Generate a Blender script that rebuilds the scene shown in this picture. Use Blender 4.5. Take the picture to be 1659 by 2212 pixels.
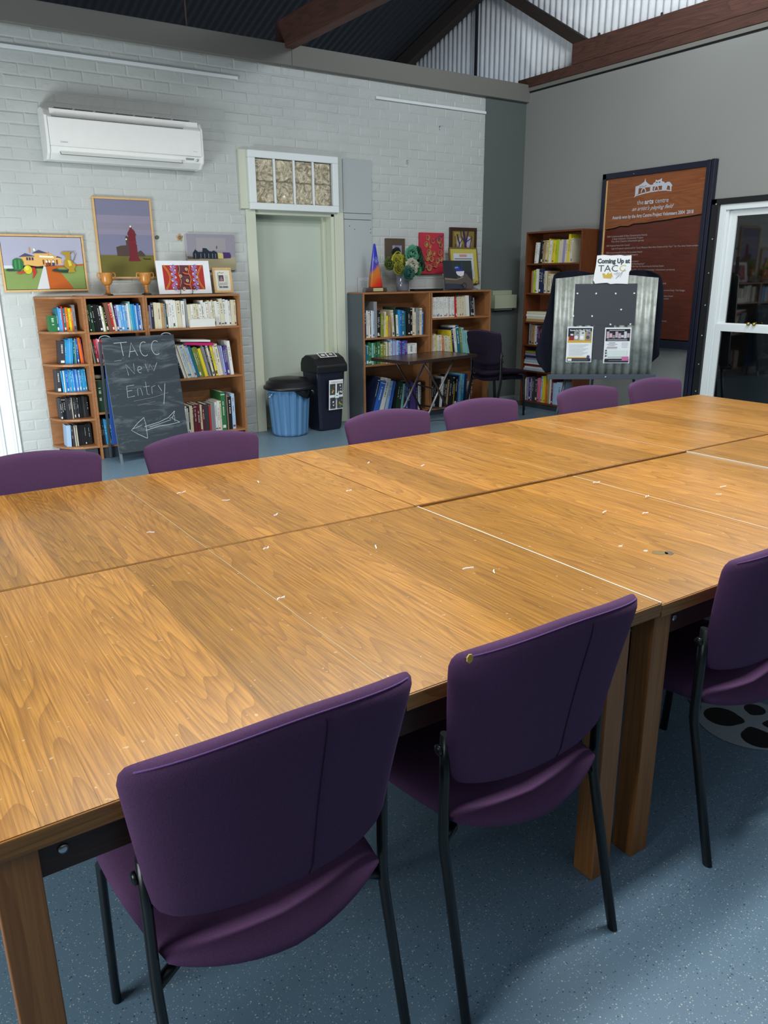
import bpy, math, random
from mathutils import Vector, Matrix
C = bpy.context.scene.collection
SC = bpy.context.scene
for o in list(bpy.data.objects): bpy.data.objects.remove(o)
PI = math.pi
# ------------------------------------------------------------------ camera
cd = bpy.data.cameras.new('camera'); cam = bpy.data.objects.new('camera', cd); C.objects.link(cam)
R2 = Vector((.82675119, -.56250193, -.00860585)); U2 = Vector((.17143362, .23734, .95618002)); F2 = Vector((.53581059, .7919983, -.29265287))
m = Matrix((R2, U2, -F2)).transposed().to_4x4(); m.translation = Vector((-6.8048, -7.1175, 1.5041)); cam.matrix_world = m
cd.sensor_fit = 'HORIZONTAL'; cd.sensor_width = 36; cd.lens = 1668.14 / 1659 * 36; cd.clip_start = .05
SC.camera = cam
# ------------------------------------------------------------------ world and lights
w = bpy.data.worlds.new('world'); SC.world = w; w.use_nodes = True
w.node_tree.nodes['Background'].inputs[0].default_value = (.60, .70, .85, 1); w.node_tree.nodes['Background'].inputs[1].default_value = .5
def area(name, loc, target, sx, sy, power, col):
    l = bpy.data.lights.new(name, 'AREA'); l.shape = 'RECTANGLE'; l.size = sx; l.size_y = sy; l.energy = power; l.color = col
    o = bpy.data.objects.new(name, l); C.objects.link(o); o.location = loc
    o.rotation_euler = (Vector(target) - Vector(loc)).to_track_quat('-Z', 'Y').to_euler(); return o
area('daylight_bounce_fill', (-7.1, -2.0, .62), (-4.7, -.1, 1.9), .9, .9, 68, (.93, .98, 1.0))  # added lamp out of view, stands in for daylight bounced off the floor
area('ceiling_batten', (-4.9, -3.0, 3.35), (-4.9, -3.0, 0), 3.0, .25, 84, (1.0, .98, .92))
area('ceiling_batten', (-1.6, -4.3, 3.35), (-1.6, -4.3, 0), 2.4, .25, 60, (.97, .99, 1.0))
area('ceiling_batten', (-4.6, -5.85, 3.35), (-4.6, -5.95, 0), 3.0, .20, 100, (.95, .98, 1.0))
area('gable_fill', (-1.7, -3.2, 4.1), (.1, -.3, 4.4), 1.2, .2, 52, (.92, .96, 1.0))  # unseen lamp added to brighten the gable iron
area('west_daylight_fill', (-8.8, -6.0, 1.5), (-5.8, -6.2, .2), 1.6, 1.2, 60, (.88, .95, 1.0))  # unseen fill added to light the near floor from the west
SC.view_settings.view_transform = 'Standard'; SC.view_settings.look = 'None'; SC.view_settings.gamma = 1; SC.view_settings.use_curve_mapping = False
SC.view_settings.exposure = 0.12
# ------------------------------------------------------------------ materials
def lin(h):
    h = h.lstrip('#'); r = []
    for i in (0, 2, 4):
        c = int(h[i:i+2], 16) / 255; r.append(c / 12.92 if c <= .04045 else ((c + .055) / 1.055) ** 2.4)
    return (*r, 1)
class N:
    def __init__(s, name):
        s.m = bpy.data.materials.new(name); s.m.use_nodes = True; s.t = s.m.node_tree; s.b = s.t.nodes['Principled BSDF']
    def n(s, typ, ins=None, **kw):
        x = s.t.nodes.new(typ)
        for k, v in kw.items(): setattr(x, k, v)
        for k, v in (ins or {}).items():
            if isinstance(v, bpy.types.NodeSocket): s.t.links.new(v, x.inputs[k])
            else: x.inputs[k].default_value = v
        return x
    def math(s, op, a, b=0.0, c=None):
        d = {0: a, 1: b}
        if c is not None: d[2] = c
        return s.n('ShaderNodeMath', d, operation=op).outputs[0]
    def mix(s, f, a, b, blend='MIX'):
        return s.n('ShaderNodeMix', {0: f, 6: a, 7: b}, data_type='RGBA', blend_type=blend).outputs[2]
    def ramp(s, f, stops):
        r = s.n('ShaderNodeValToRGB', {0: f}); e = r.color_ramp.elements
        while len(e) < len(stops): e.new(.5)
        for el, (p, c) in zip(e, stops): el.position = p; el.color = c
        return r.outputs[0]
    def obj(s, scale=(1, 1, 1), rnd=0.0):
        tc = s.n('ShaderNodeTexCoord').outputs['Object']
        if rnd:
            oi = s.n('ShaderNodeObjectInfo').outputs['Random']
            off = s.n('ShaderNodeCombineXYZ', {0: s.math('MULTIPLY', oi, rnd), 1: s.math('MULTIPLY', oi, rnd * 1.7), 2: s.math('MULTIPLY', oi, rnd * .7)}).outputs[0]
            tc = s.n('ShaderNodeVectorMath', {0: tc, 1: off}, operation='ADD').outputs[0]
        return s.n('ShaderNodeMapping', {0: tc, 3: scale}).outputs[0]
    def noise(s, vec, scale, detail=3, rough=.5, dist=0):
        return s.n('ShaderNodeTexNoise', {'Vector': vec, 'Scale': scale, 'Detail': detail, 'Roughness': rough, 'Distortion': dist}).outputs[0]
    def set(s, **kw):
        for k, v in kw.items():
            k = k.replace('_', ' ').title() if k != 'IOR' else k
            k = {'Specular': 'Specular IOR Level', 'Coat': 'Coat Weight', 'Sheen': 'Sheen Weight', 'Transmission': 'Transmission Weight'}.get(k, k)
            if isinstance(v, bpy.types.NodeSocket): s.t.links.new(v, s.b.inputs[k])
            else: s.b.inputs[k].default_value = v
        return s
    def bump(s, h, strength=.3, dist=.01):
        b = s.n('ShaderNodeBump', {'Height': h, 'Strength': strength, 'Distance': dist}); s.t.links.new(b.outputs[0], s.b.inputs['Normal']); return s
_c = {}
def col(h, rough=.6, metal=0, spec=.5, var=.04):
    k = (h, rough, metal, spec)
    if k in _c: return _c[k]
    x = N('paint_' + h.strip('#')); base = lin(h)
    n = x.noise(x.obj(), 14, 3)
    x.set(base_color=x.mix(n, tuple(c * (1 - var) for c in base[:3]) + (1,), tuple(min(1, c * (1 + var)) for c in base[:3]) + (1,)), roughness=rough, metallic=metal, specular=spec)
    _c[k] = x.m; return x.m
def wood(name, dark, mid, light, sc=1.0, rough=.35, spec=.5, rnd=7.0, axis='y', rndcol=.25, wear=False):
    x = N(name)
    s = {'y': (1, .075, 1), 'z': (1, 1, .075), 'x': (.075, 1, 1)}[axis]
    v = x.obj(tuple(a * sc for a in s), rnd)
    big = x.noise(v, 5.5, 2, .45, .3)
    rings = x.math('FRACT', x.math('MULTIPLY', big, 38.0))
    rings = x.math('POWER', rings, 2.2)
    s2 = {'y': (1, .022, 1), 'z': (1, 1, .022), 'x': (.022, 1, 1)}[axis]
    fine = x.noise(x.obj(tuple(a * sc for a in s2), rnd), 270, 4, .6)
    tone = x.noise(v, 1.6, 2)
    c = x.mix(x.math('MULTIPLY', rings, .52), light, dark)
    c = x.mix(x.math('MULTIPLY', tone, .55), c, mid)
    fr = x.ramp(fine, [(.38, (1, 1, 1, 1)), (.62, (0, 0, 0, 1))])
    c = x.mix(x.math('MULTIPLY', fr, .5), c, dark)
    oi = x.n('ShaderNodeObjectInfo').outputs['Random']
    k = x.math('ADD', 1 - rndcol * .55, x.math('MULTIPLY', oi, rndcol))
    kc = x.n('ShaderNodeCombineColor', {0: k, 1: k, 2: x.math('MULTIPLY', k, k)}).outputs[0]
    c = x.mix(1.0, c, kc, 'MULTIPLY')
    if wear:
        tc = x.n('ShaderNodeNewGeometry').outputs['Position']
        st = x.ramp(x.noise(tc, 2.3, 5, .65), [(.52, (0, 0, 0, 1)), (.72, (1, 1, 1, 1))])
        c = x.mix(x.math('MULTIPLY', st, .18), c, lin('#6b5230'))
        sp = x.ramp(x.noise(tc, 75, 2, .4), [(.725, (0, 0, 0, 1)), (.76, (1, 1, 1, 1))])
        c = x.mix(x.math('MULTIPLY', sp, .5), c, lin('#d9c9a8'))
        r = x.math('ADD', rough, x.math('MULTIPLY', x.noise(tc, 6, 5, .7), .22))
        x.set(roughness=r)
    else: x.set(roughness=rough)
    x.set(base_color=c, specular=spec)
    x.bump(fine, .08, .002); return x.m
W_TAB = wood('oak_table_top', lin('#643a10'), lin('#a66e24'), lin('#c98f3a'), rough=.20, wear=True, rndcol=.42)
W_EDGE = wood('oak_edge', lin('#5e3a14'), lin('#8a5a24'), lin('#a87336'), axis='x', rough=.4, rndcol=.05)
W_LEG = wood('beech_leg', lin('#7d4a20'), lin('#996230'), lin('#ab733c'), axis='z', rough=.45, sc=.7, rndcol=.1)
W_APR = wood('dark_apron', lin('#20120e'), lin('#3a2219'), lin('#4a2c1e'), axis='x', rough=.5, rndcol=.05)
W_LAM = wood('teak_laminate', lin('#7d5232'), lin('#96663f'), lin('#a87549'), axis='x', rough=.45, sc=.8, rndcol=.08)
W_EAST = wood('dark_mahogany', lin('#43200f'), lin('#5e3018'), lin('#75401f'), axis='z', rough=.4, sc=.8, rndcol=.08)
W_PINE = wood('pale_pine', lin('#b88d52'), lin('#cba268'), lin('#d8b67c'), axis='z', rough=.5, rndcol=.06)
W_BEAM = wood('rough_timber', lin('#2c1a15'), lin('#4a2d24'), lin('#5e3c30'), axis='y', rough=.75, sc=.6, rndcol=.1)
W_BEAMD = wood('dark_timber', lin('#17120f'), lin('#2a211b'), lin('#352a22'), axis='y', rough=.8, sc=.6, rndcol=.1)
W_CUP = wood('turned_wood', lin('#9a5f25'), lin('#b5762f'), lin('#c98d45'), axis='z', rough=.3, rndcol=.04)
W_FOLD = wood('brown_tabletop', lin('#3a2718'), lin('#4b3422'), lin('#5c422c'), axis='x', rough=.25, rndcol=.02)
W_SGN1 = wood('light_plaque_timber', lin('#5e2c16'), lin('#834726'), lin('#94592f'), axis='x', rough=.35, sc=.7, rndcol=.02)
W_SGN2 = wood('dark_plaque_timber', lin('#34130e'), lin('#522016'), lin('#662c1b'), axis='x', rough=.3, sc=.7, rndcol=.02)
def m_brick():
    x = N('painted_brick'); v = x.n('ShaderNodeNewGeometry').outputs['Position']
    n = x.noise(v, 3.0, 5, .6); f = x.noise(v, 60, 4, .65)
    lump = x.ramp(x.noise(v, 16, 3, .6), [(.56, (0, 0, 0, 1)), (.68, (1, 1, 1, 1))])
    x.set(base_color=x.mix(n, lin('#aeb3b0'), lin('#bfc4c0')), roughness=.42, specular=.35)
    h = x.math('ADD', x.math('MULTIPLY', f, .35), x.math('MULTIPLY', lump, .6)); x.bump(h, .55, .004); return x.m
BRICK = m_brick()
def m_wall(name, h, var=.05, rough=.6, bs=.15):
    x = N(name); v = x.n('ShaderNodeNewGeometry').outputs['Position']; b = lin(h)
    x.set(base_color=x.mix(x.noise(v, 1.5, 4), tuple(c * (1 - var) for c in b[:3]) + (1,), tuple(c * (1 + var) for c in b[:3]) + (1,)), roughness=rough, specular=.3)
    x.bump(x.noise(v, 220, 2), bs, .001); return x.m
GREYW = m_wall('grey_wall_paint', '#888a86'); BEAMG = m_wall('grey_beam_paint', '#777670'); PILG = m_wall('dark_grey_paint', '#5c6461')
PATCH = m_wall('smooth_patch_paint', '#a9b1b1'); CREAM = m_wall('cream_paint', '#c6cbb8', rough=.4); CREAM2 = m_wall('pale_door_paint', '#b4beb0', rough=.4)
WHITE = m_wall('white_gloss', '#dfe6e6', rough=.3, bs=.05); OFFW = m_wall('low_bounce_wall', '#5f6360')  # OFFW: grey of the unseen walls, darkened to cut bounce light
def m_floor():
    x = N('speckled_vinyl'); v = x.n('ShaderNodeNewGeometry').outputs['Position']
    base = x.mix(x.noise(v, 1.2, 4), lin('#5c7688'), lin('#6d8695'))
    for sc, c, thr, rad in ((150, lin('#c9c9b4'), .66, .16), (130, lin('#26364a'), .5, .15), (230, lin('#a9b7bd'), .6, .2)):
        vo = x.n('ShaderNodeTexVoronoi', {'Vector': v, 'Scale': sc}, voronoi_dimensions='3D')
        sep = x.n('ShaderNodeSeparateColor', {0: vo.outputs['Color']}).outputs
        d = x.math('LESS_THAN', vo.outputs['Distance'], x.math('MULTIPLY', sep[1], rad * 1.9)); g = x.math('GREATER_THAN', sep[0], thr)
        base = x.mix(x.math('MULTIPLY', x.math('MULTIPLY', d, g), .85), base, c)
    x.set(base_color=base, roughness=.38, specular=.4); x.bump(x.noise(v, 120, 2), .06, .001); return x.m
FLOOR = m_floor()
def m_fabric(name, a, b, sheen=.35):
    x = N(name); v = x.obj(); n = x.noise(v, 420, 2, .6)
    x.set(base_color=x.mix(n, lin(a), lin(b)), roughness=.9, specular=.15, sheen=sheen); x.b.inputs['Sheen Tint'].default_value = lin('#8a6f98'); x.bump(n, .35, .0012); return x.m
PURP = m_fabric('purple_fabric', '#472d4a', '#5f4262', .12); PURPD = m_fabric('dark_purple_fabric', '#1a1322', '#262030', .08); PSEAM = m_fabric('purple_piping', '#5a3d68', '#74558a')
BMET = col('#14191a', .32, .0, .5); BLK = col('#101216', .4); BLKM = col('#0c0c0e', .55); NAVY = col('#15182a', .35); CHROME = col('#b9bdc0', .25, .9); BRASS = col('#b49a4a', .3, .9)
TUBEB = col('#3a2c28', .3, .3)
def m_corr(name, a, b, rough=.45, metal=.35):
    x = N(name); v = x.obj(); x.set(base_color=x.mix(x.ramp(x.noise(v, 7, 5, .7), [(.35, (0, 0, 0, 1)), (.65, (1, 1, 1, 1))]), lin(a), lin(b)), roughness=rough, metallic=metal); return x.m
GALV = m_corr('galvanised_iron', '#8b9189', '#bcc1bb'); GABLE = m_corr('white_gable_iron', '#dde2e4', '#e8ecee', .5, .0); ROOF = m_corr('dark_roof_iron', '#0a0d13', '#10151d', .75, .0)
def m_chalk():
    x = N('chalkboard'); v = x.obj((1, 1, 1)); v2 = x.obj((1, 1, 4.5))
    s = x.ramp(x.noise(v2, 3.2, 6, .7, .8), [(.5, (0, 0, 0, 1)), (.85, (1, 1, 1, 1))])
    x.set(base_color=x.mix(x.math('MULTIPLY', s, .55), lin('#333b41'), lin('#8f9aa2')), roughness=.75, specular=.2); return x.m
CHALKB = m_chalk(); CHALK = col('#b3bfc4', .9)
def m_glass(name, h, rough=.02, spec=.5):
    x = N(name); x.set(base_color=lin(h), roughness=rough, specular=spec, IOR=1.5); return x.m
DKGLASS = m_glass('dark_window_glass', '#07090a', .03, .9)
def m_block():
    x = N('wavy_glass_block'); v = x.obj((1, 1, 1), 5); n = x.noise(v, 13, 2, .5, 2.2)
    x.set(base_color=x.mix(x.ramp(n, [(.35, (0, 0, 0, 1)), (.65, (1, 1, 1, 1))]), lin('#8f8468'), lin('#d6ccb0')), roughness=.08, specular=.8)
    x.bump(n, 1.0, .03); return x.m
BLOCK = m_block()
def m_clear():
    x = N('clear_acrylic'); x.set(base_color=(.95, .98, 1, 1), roughness=.03, transmission=.92, IOR=1.3); return x.m
CLEAR = m_clear()
def m_pyr():
    x = N('blue_orange_red_glaze'); z = x.n('ShaderNodeSeparateXYZ', {0: x.n('ShaderNodeTexCoord').outputs['Object']}).outputs
    f = x.math('ADD', x.math('MULTIPLY', z[2], 2.15), x.math('MULTIPLY', z[0], -2.0)); f = x.math('ADD', f, x.math('MULTIPLY', x.noise(x.obj(), 22, 4), .08))
    x.set(base_color=x.ramp(f, [(0.0, lin('#a0182c')), (.24, lin('#c93a1c')), (.38, lin('#c4681a')), (.52, lin('#bd7226')), (.6, lin('#4a3fa0')), (.85, lin('#2430b0'))]), roughness=.12); return x.m
PYR = m_pyr()
# ------------------------------------------------------------------ mesh tools
class MB:
    def __init__(s): s.v = []; s.f = []; s.mi = []; s.m = 0; s.sm = []
    def add(s, vs, fs, smooth=False):
        b = len(s.v); s.v += [tuple(v) for v in vs]
        for f in fs: s.f.append(tuple(b + i for i in f)); s.mi.append(s.m); s.sm.append(smooth)
        return s
    def box(s, x0, y0, z0, x1, y1, z1, T=None):
        vs = [Vector((x, y, z)) for z in (z0, z1) for y in (y0, y1) for x in (x0, x1)]
        if T is not None: vs = [T @ v for v in vs]
        return s.add(vs, [(0, 2, 3, 1), (4, 5, 7, 6), (0, 1, 5, 4), (2, 6, 7, 3), (0, 4, 6, 2), (1, 3, 7, 5)])
    def prism(s, pts, y0, y1, ax='y', smooth=False):
        n = len(pts); P = {'y': lambda a, b, t: (a, t, b), 'z': lambda a, b, t: (a, b, t), 'x': lambda a, b, t: (t, a, b)}[ax]
        vs = [P(a, b, y0) for a, b in pts] + [P(a, b, y1) for a, b in pts]
        s.add(vs, [tuple(range(n)), tuple(range(2 * n - 1, n - 1, -1))]); b = len(s.v) - 2 * n
        for i in range(n):
            j = (i + 1) % n; s.f.append((b + i, b + n + i, b + n + j, b + j)); s.mi.append(s.m); s.sm.append(smooth)
        return s
    def tube(s, path, r, n=10, ry=None, caps=True, closed=False, up=None):
        P = [Vector(p) for p in path]; k = len(P); vs = []; fs = []
        prev = None
        for i, p in enumerate(P):
            a = P[(i - 1) % k] if (i or closed) else p; b = P[(i + 1) % k] if (i < k - 1 or closed) else p
            t = (b - a).normalized()
            if prev is None:
                q = Vector(up) if up else (Vector((0, 0, 1)) if abs(t.z) < .9 else Vector((1, 0, 0)))
            else: q = prev
            u = (q - t * q.dot(t)).normalized(); prev = u; w_ = t.cross(u)
            rr = r[i] if isinstance(r, (list, tuple)) else r
            for j in range(n):
                a_ = 2 * PI * j / n; vs.append(p + u * math.cos(a_) * rr + w_ * math.sin(a_) * (ry if ry else rr))
        m_ = k if closed else k - 1
        for i in range(m_):
            for j in range(n): fs.append((i * n + j, i * n + (j + 1) % n, ((i + 1) % k) * n + (j + 1) % n, ((i + 1) % k) * n + j))
        s.add(vs, fs, True)
        if caps and not closed:
            b = len(s.v) - k * n; s.f += [tuple(b + j for j in range(n))[::-1], tuple(b + (k - 1) * n + j for j in range(n))]; s.mi += [s.m] * 2; s.sm += [False] * 2
        return s
    def lathe(s, prof, n=24, c=(0, 0, 0), sx=1, sy=1, mod=None):
        vs = []; fs = []; k = len(prof)
        for r, z in prof:
            for j in range(n):
                a = 2 * PI * j / n; q = mod(a, z) if mod else 1; vs.append((c[0] + r * q * math.cos(a) * sx, c[1] + r * q * math.sin(a) * sy, c[2] + z))
        for i in range(k - 1):
            for j in range(n): fs.append((i * n + j, i * n + (j + 1) % n, (i + 1) * n + (j + 1) % n, (i + 1) * n + j))
        fs += [tuple(range(n))[::-1], tuple((k - 1) * n + j for j in range(n))]
        return s.add(vs, fs, True)
    def pillow(s, nu, nv, fn):
        # fn(u,v,side) -> point, side +1 front, -1 back ; u,v in 0..1, both sides meet on the border
        vs = []; idx = {}
        for sd in (1, -1):
            for i in range(nu + 1):
                for j in range(nv + 1):
                    edge = i in (0, nu) or j in (0, nv)
                    if sd == -1 and edge: idx[(sd, i, j)] = idx[(1, i, j)]; continue
                    idx[(sd, i, j)] = len(vs); vs.append(fn(.5 - .5 * math.cos(PI * i / nu), .5 - .5 * math.cos(PI * j / nv), sd))
        fs = []
        for i in range(nu):
            for j in range(nv):
                a, b, c, d = (i, j), (i + 1, j), (i + 1, j + 1), (i, j + 1)
                fs.append(tuple(idx[(1, *q)] for q in (a, b, c, d))); fs.append(tuple(idx[(-1, *q)] for q in (a, d, c, b)))
        return s.add(vs, fs, True)
    def build(s, name, mat, parent=None, loc=None, rot=None, bevel=0, segs=2, subsurf=0):
        me = bpy.data.meshes.new(name); me.from_pydata(s.v, [], s.f)
        for mm in (mat if isinstance(mat, (list, tuple)) else [mat]): me.materials.append(mm)
        me.polygons.foreach_set('material_index', s.mi); me.polygons.foreach_set('use_smooth', s.sm); me.update()
        o = bpy.data.objects.new(name, me); C.objects.link(o)
        if parent: o.parent = parent
        if loc: o.location = loc
        if rot: o.rotation_euler = rot
        if bevel:
            b = o.modifiers.new('bevel', 'BEVEL'); b.width = bevel; b.segments = segs; b.limit_method = 'ANGLE'; b.harden_normals = False
        if subsurf: q = o.modifiers.new('sub', 'SUBSURF'); q.levels = subsurf; q.render_levels = subsurf
        return o
def bx(name, mat, parent, x0, y0, z0, x1, y1, z1, bevel=0, **k): return MB().box(x0, y0, z0, x1, y1, z1).build(name, mat, parent, bevel=bevel, **k)
def tag(o, label, cat, group=None):
    o['label'] = label; o['category'] = cat
    if group: o['group'] = group
    return o
def thing(name, label, cat, loc=(0, 0, 0), rz=0, group=None, rot=None):
    o = bpy.data.objects.new(name, None); C.objects.link(o); o.location = loc; o.rotation_euler = rot or (0, 0, rz); o.empty_display_size = .1
    return tag(o, label, cat, group)
def struct(o): o['kind'] = 'structure'; return o
def sroot(name, loc=(0, 0, 0), rz=0):
    o = bpy.data.objects.new(name, None); C.objects.link(o); o.location = loc; o.rotation_euler = (0, 0, rz); return struct(o)
def dup(root, loc, rz, label, parent=None):
    r = root.copy(); C.objects.link(r); r.location = loc; r.rotation_euler = (0, 0, rz); r['label'] = label
    for ch in list(root.children):
        c = ch.copy(); C.objects.link(c); c.parent = r
        for g in ch.children: d = g.copy(); C.objects.link(d); d.parent = c
    return r
def text(name, s, size, mat, parent, loc, rot=(PI / 2, 0, 0), align='CENTER', bold=0, sx=1, shear=0, space=1, width=None):
    cu = bpy.data.curves.new(name, 'FONT'); cu.body = s; cu.size = size; cu.align_x = align; cu.offset = bold; cu.shear = shear; cu.space_character = space; cu.resolution_u = 2
    t = bpy.data.objects.new(name + '_tmp', cu); C.objects.link(t); dg = bpy.context.evaluated_depsgraph_get()
    me = bpy.data.meshes.new_from_object(t.evaluated_get(dg)); bpy.data.objects.remove(t); bpy.data.curves.remove(cu)
    if width:
        xs = [v.co.x for v in me.vertices]; sx = width / max(1e-6, max(xs) - min(xs))
    for v in me.vertices: v.co.x *= sx
    me.materials.clear(); me.materials.append(mat); o = bpy.data.objects.new(name, me); C.objects.link(o); o.parent = parent; o.location = loc; o.rotation_euler = rot
    return o
def ell(cx, cy, rx, ry, n=18, a0=0): return [(cx + rx * math.cos(2 * PI * i / n + a0), cy + ry * math.sin(2 * PI * i / n + a0)) for i in range(n)]
def ribbon(pts, wd):
    L = []; Rr = []
    for i, p in enumerate(pts):
        a = Vector(pts[max(0, i - 1)]); b = Vector(pts[min(len(pts) - 1, i + 1)]); t = (b - a)
        t = t.normalized() if t.length > 0 else Vector((1, 0)); n_ = Vector((-t.y, t.x)) * wd / 2
        L.append((p[0] + n_.x, p[1] + n_.y)); Rr.append((p[0] - n_.x, p[1] - n_.y))
    return L, Rr
class ART:
    """flat print: polygons in fractions of a w x h sheet, each layer a hair in front of the last"""
    def __init__(s, w_, h_, y=0, dy=.0004): s.w = w_; s.h = h_; s.mb = MB(); s.mats = []; s.y = y; s.k = 0; s.dy = dy
    def mat(s, c):
        mt = c if not isinstance(c, str) else col(c, .6, 0, .3)
        if mt not in s.mats: s.mats.append(mt)
        s.mb.m = s.mats.index(mt)
    def p(s, c, pts):
        s.mat(c); s.k += 1; y = s.y - s.k * s.dy
        s.mb.add([(a * s.w, y, b * s.h) for a, b in pts], [tuple(range(len(pts)))]); return s
    def r(s, c, a0, b0, a1, b1): return s.p(c, [(a0, b0), (a1, b0), (a1, b1), (a0, b1)])
    def e(s, c, cx, cy, rx, ry=None, n=16): return s.p(c, ell(cx, cy, rx, ry if ry else rx * s.w / s.h, n))
    def line(s, c, pts, wd):
        s.mat(c); s.k += 1; y = s.y - s.k * s.dy
        L, Rr = ribbon([(a * s.w, b * s.h) for a, b in pts], wd); n = len(L)
        s.mb.add([(a, y, b) for a, b in L + Rr], [(n + i, n + i + 1, i + 1, i) for i in range(n - 1)]); return s
    def build(s, name, parent, loc=(0, 0, 0), rot=None): return s.mb.build(name, s.mats, parent, loc, rot)
def frame(name, mat, parent, w_, h_, t, d, y=0, bevel=.002):
    b = MB(); b.box(0, y - d, 0, w_, y, t).box(0, y - d, h_ - t, w_, y, h_).box(0, y - d, t, t, y, h_ - t).box(w_ - t, y - d, t, w_, y, h_ - t)
    return b.build(name, mat, parent, bevel=bevel)
# ------------------------------------------------------------------ structure
struct(bx('floor', FLOOR, None, -9, -11, -.1, .15, .5, 0))
north = sroot('wall_north')
DX0, DX1, DZ = -3.43, -2.564, 2.1
nb = MB()
nb.box(-9, 0, 0, DX0, .12, 3.5).box(DX1, 0, 0, .0, .12, 3.5).box(DX0, 0, DZ, DX1, .12, 3.5)
nb.build('render_coat', BRICK, north)
random.seed(5)
def brick_mesh(L, H, seed):
    rnd = random.Random(seed); j = lambda a: rnd.uniform(-a, a); d = .0024 + rnd.uniform(-.0012, .0018); b = .006 + rnd.uniform(0, .004)
    vs = [(j(.002), 0, j(.002)), (L + j(.002), 0, j(.002)), (L + j(.002), 0, H + j(.002)), (j(.002), 0, H + j(.002))]
    vs += [(b + j(.003), -d + j(.001), b + j(.002)), (L - b + j(.003), -d + j(.001), b + j(.002)), (L - b + j(.003), -d + j(.001), H - b + j(.002)), (b + j(.003), -d + j(.001), H - b + j(.002))]
    cx = L * (.4 + j(.2)); vs.append((cx, -d - .0012, H * .5))
    return vs, [(0, 1, 5, 4), (1, 2, 6, 5), (2, 3, 7, 6), (3, 0, 4, 7), (4, 5, 8), (5, 6, 8), (6, 7, 8), (7, 4, 8)]
bricks = []
CH = .086; nrow = int(3.354 / CH)
for r_ in range(nrow + 1):
    z = r_ * CH
    if z + .07 > 3.36: continue
    x = -5.72 + (.12 if r_ % 2 else 0) - (.24 if r_ % 2 else 0)
    while x < -.62:
        L = .236; segs_ = [(max(x, -5.72), min(x + L, -.605))]; x += .24; zc = z + .04; cuts = []
        if zc < 2.64: cuts.append((-3.58, -2.11) if zc > 2.07 else (-3.53, -2.11))
        if zc < 1.32: cuts += [(-5.48, -3.775), (-2.43, -.71)]
        for c0_, c1_ in cuts:
            segs_ = [(a_, min(b_, c0_)) for a_, b_ in segs_ if a_ < c0_] + [(max(a_, c1_), b_) for a_, b_ in segs_ if b_ > c1_]
        for a_, b_ in segs_:
            if b_ - a_ > .03: bricks.append((a_, z, b_ - a_))
bricks.sort(key=lambda b: (Vector((b[0], 0, b[1])) - cam.location).length)
lib = [brick_mesh(.236, .081, i) for i in range(12)]; libm = []
for i, (vs, fs) in enumerate(lib):
    mb = MB(); mb.add(vs, fs); o = mb.build('brick', BRICK, north); libm.append(o.data); bpy.data.objects.remove(o)
rest = MB()
for i, (x0, z, L) in enumerate(bricks):
    if i < 298 and L > .23:
        o = bpy.data.objects.new('brick', libm[i % 12]); C.objects.link(o); o.parent = north; o.location = (x0, 0, z + .003)
    else:
        vs, fs = brick_mesh(L, .081, i); rest.add([(a + x0, b, c + z + .003) for a, b, c in vs], fs)
o = rest.build('brick', BRICK, north); o['kind'] = 'stuff'
pl = struct(bx('wall_recess', PILG, None, -.6, -.012, 0, 0, 0, 3.354))
fb = sroot('trim_1'); bx('fascia_board', BEAMG, fb, -9, -.06, 3.354, -3.002, .1, 3.53, .004); bx('fascia_board', BEAMG, fb, -3.0, -.06, 3.354, 0.012, .1, 3.53, .004)
# smooth patch panels beside the door
pp = sroot('trim_2'); bx('patch_panel', PATCH, pp, -2.455, -.014, 2.115, -2.115, 0, 2.615, .003); bx('patch_panel', PATCH, pp, -2.455, -.012, 0, -2.115, 0, 2.05, .003); bx('patch_panel', PATCH, pp, -2.455, -.016, 2.055, -2.115, 0, 2.11, .002)
for i, (x, z, c) in enumerate([(-2.39, 1.99, '#30302e'), (-2.33, 1.96, '#30302e'), (-2.135, 1.965, '#30302e'), (-2.135, 1.93, '#30302e')]):
    MB().lathe([(.004, 0), (.004, .003)], 8).build('screw_head', col(c, .4), pp, (x, -.013, z), (PI / 2, 0, 0))
# east wall
WY0, WY1, WZ0, WZ1 = -2.62, -3.95, .15, 2.10
eb = MB(); eb.box(0, WY0, 0, .12, .12, 3.5).box(0, -11, 0, .12, WY1, 3.5).box(0, WY1, WZ1, .12, WY0, 3.5).box(0, WY1, 0, .12, WY0, WZ0)
struct(eb.build('wall_east', GREYW)); struct(bx('trim_3', BEAMG, None, -.022, -11, 3.462, .0, -.06, 3.5, .003)); struct(bx('trim_4', BLKM, None, -.006, -11, 3.448, .0, -.06, 3.462))
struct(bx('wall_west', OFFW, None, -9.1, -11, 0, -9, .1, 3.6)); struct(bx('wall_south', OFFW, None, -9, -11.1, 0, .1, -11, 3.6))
bb = struct(bx('baseboard_north', col('#8f979a', .5), None, -.6, -.03, 0, 0, -.012, .06)); struct(bx('baseboard_east', col('#8f979a', .5), None, -.018, -2.4, 0, 0, -.03, .06))
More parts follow.
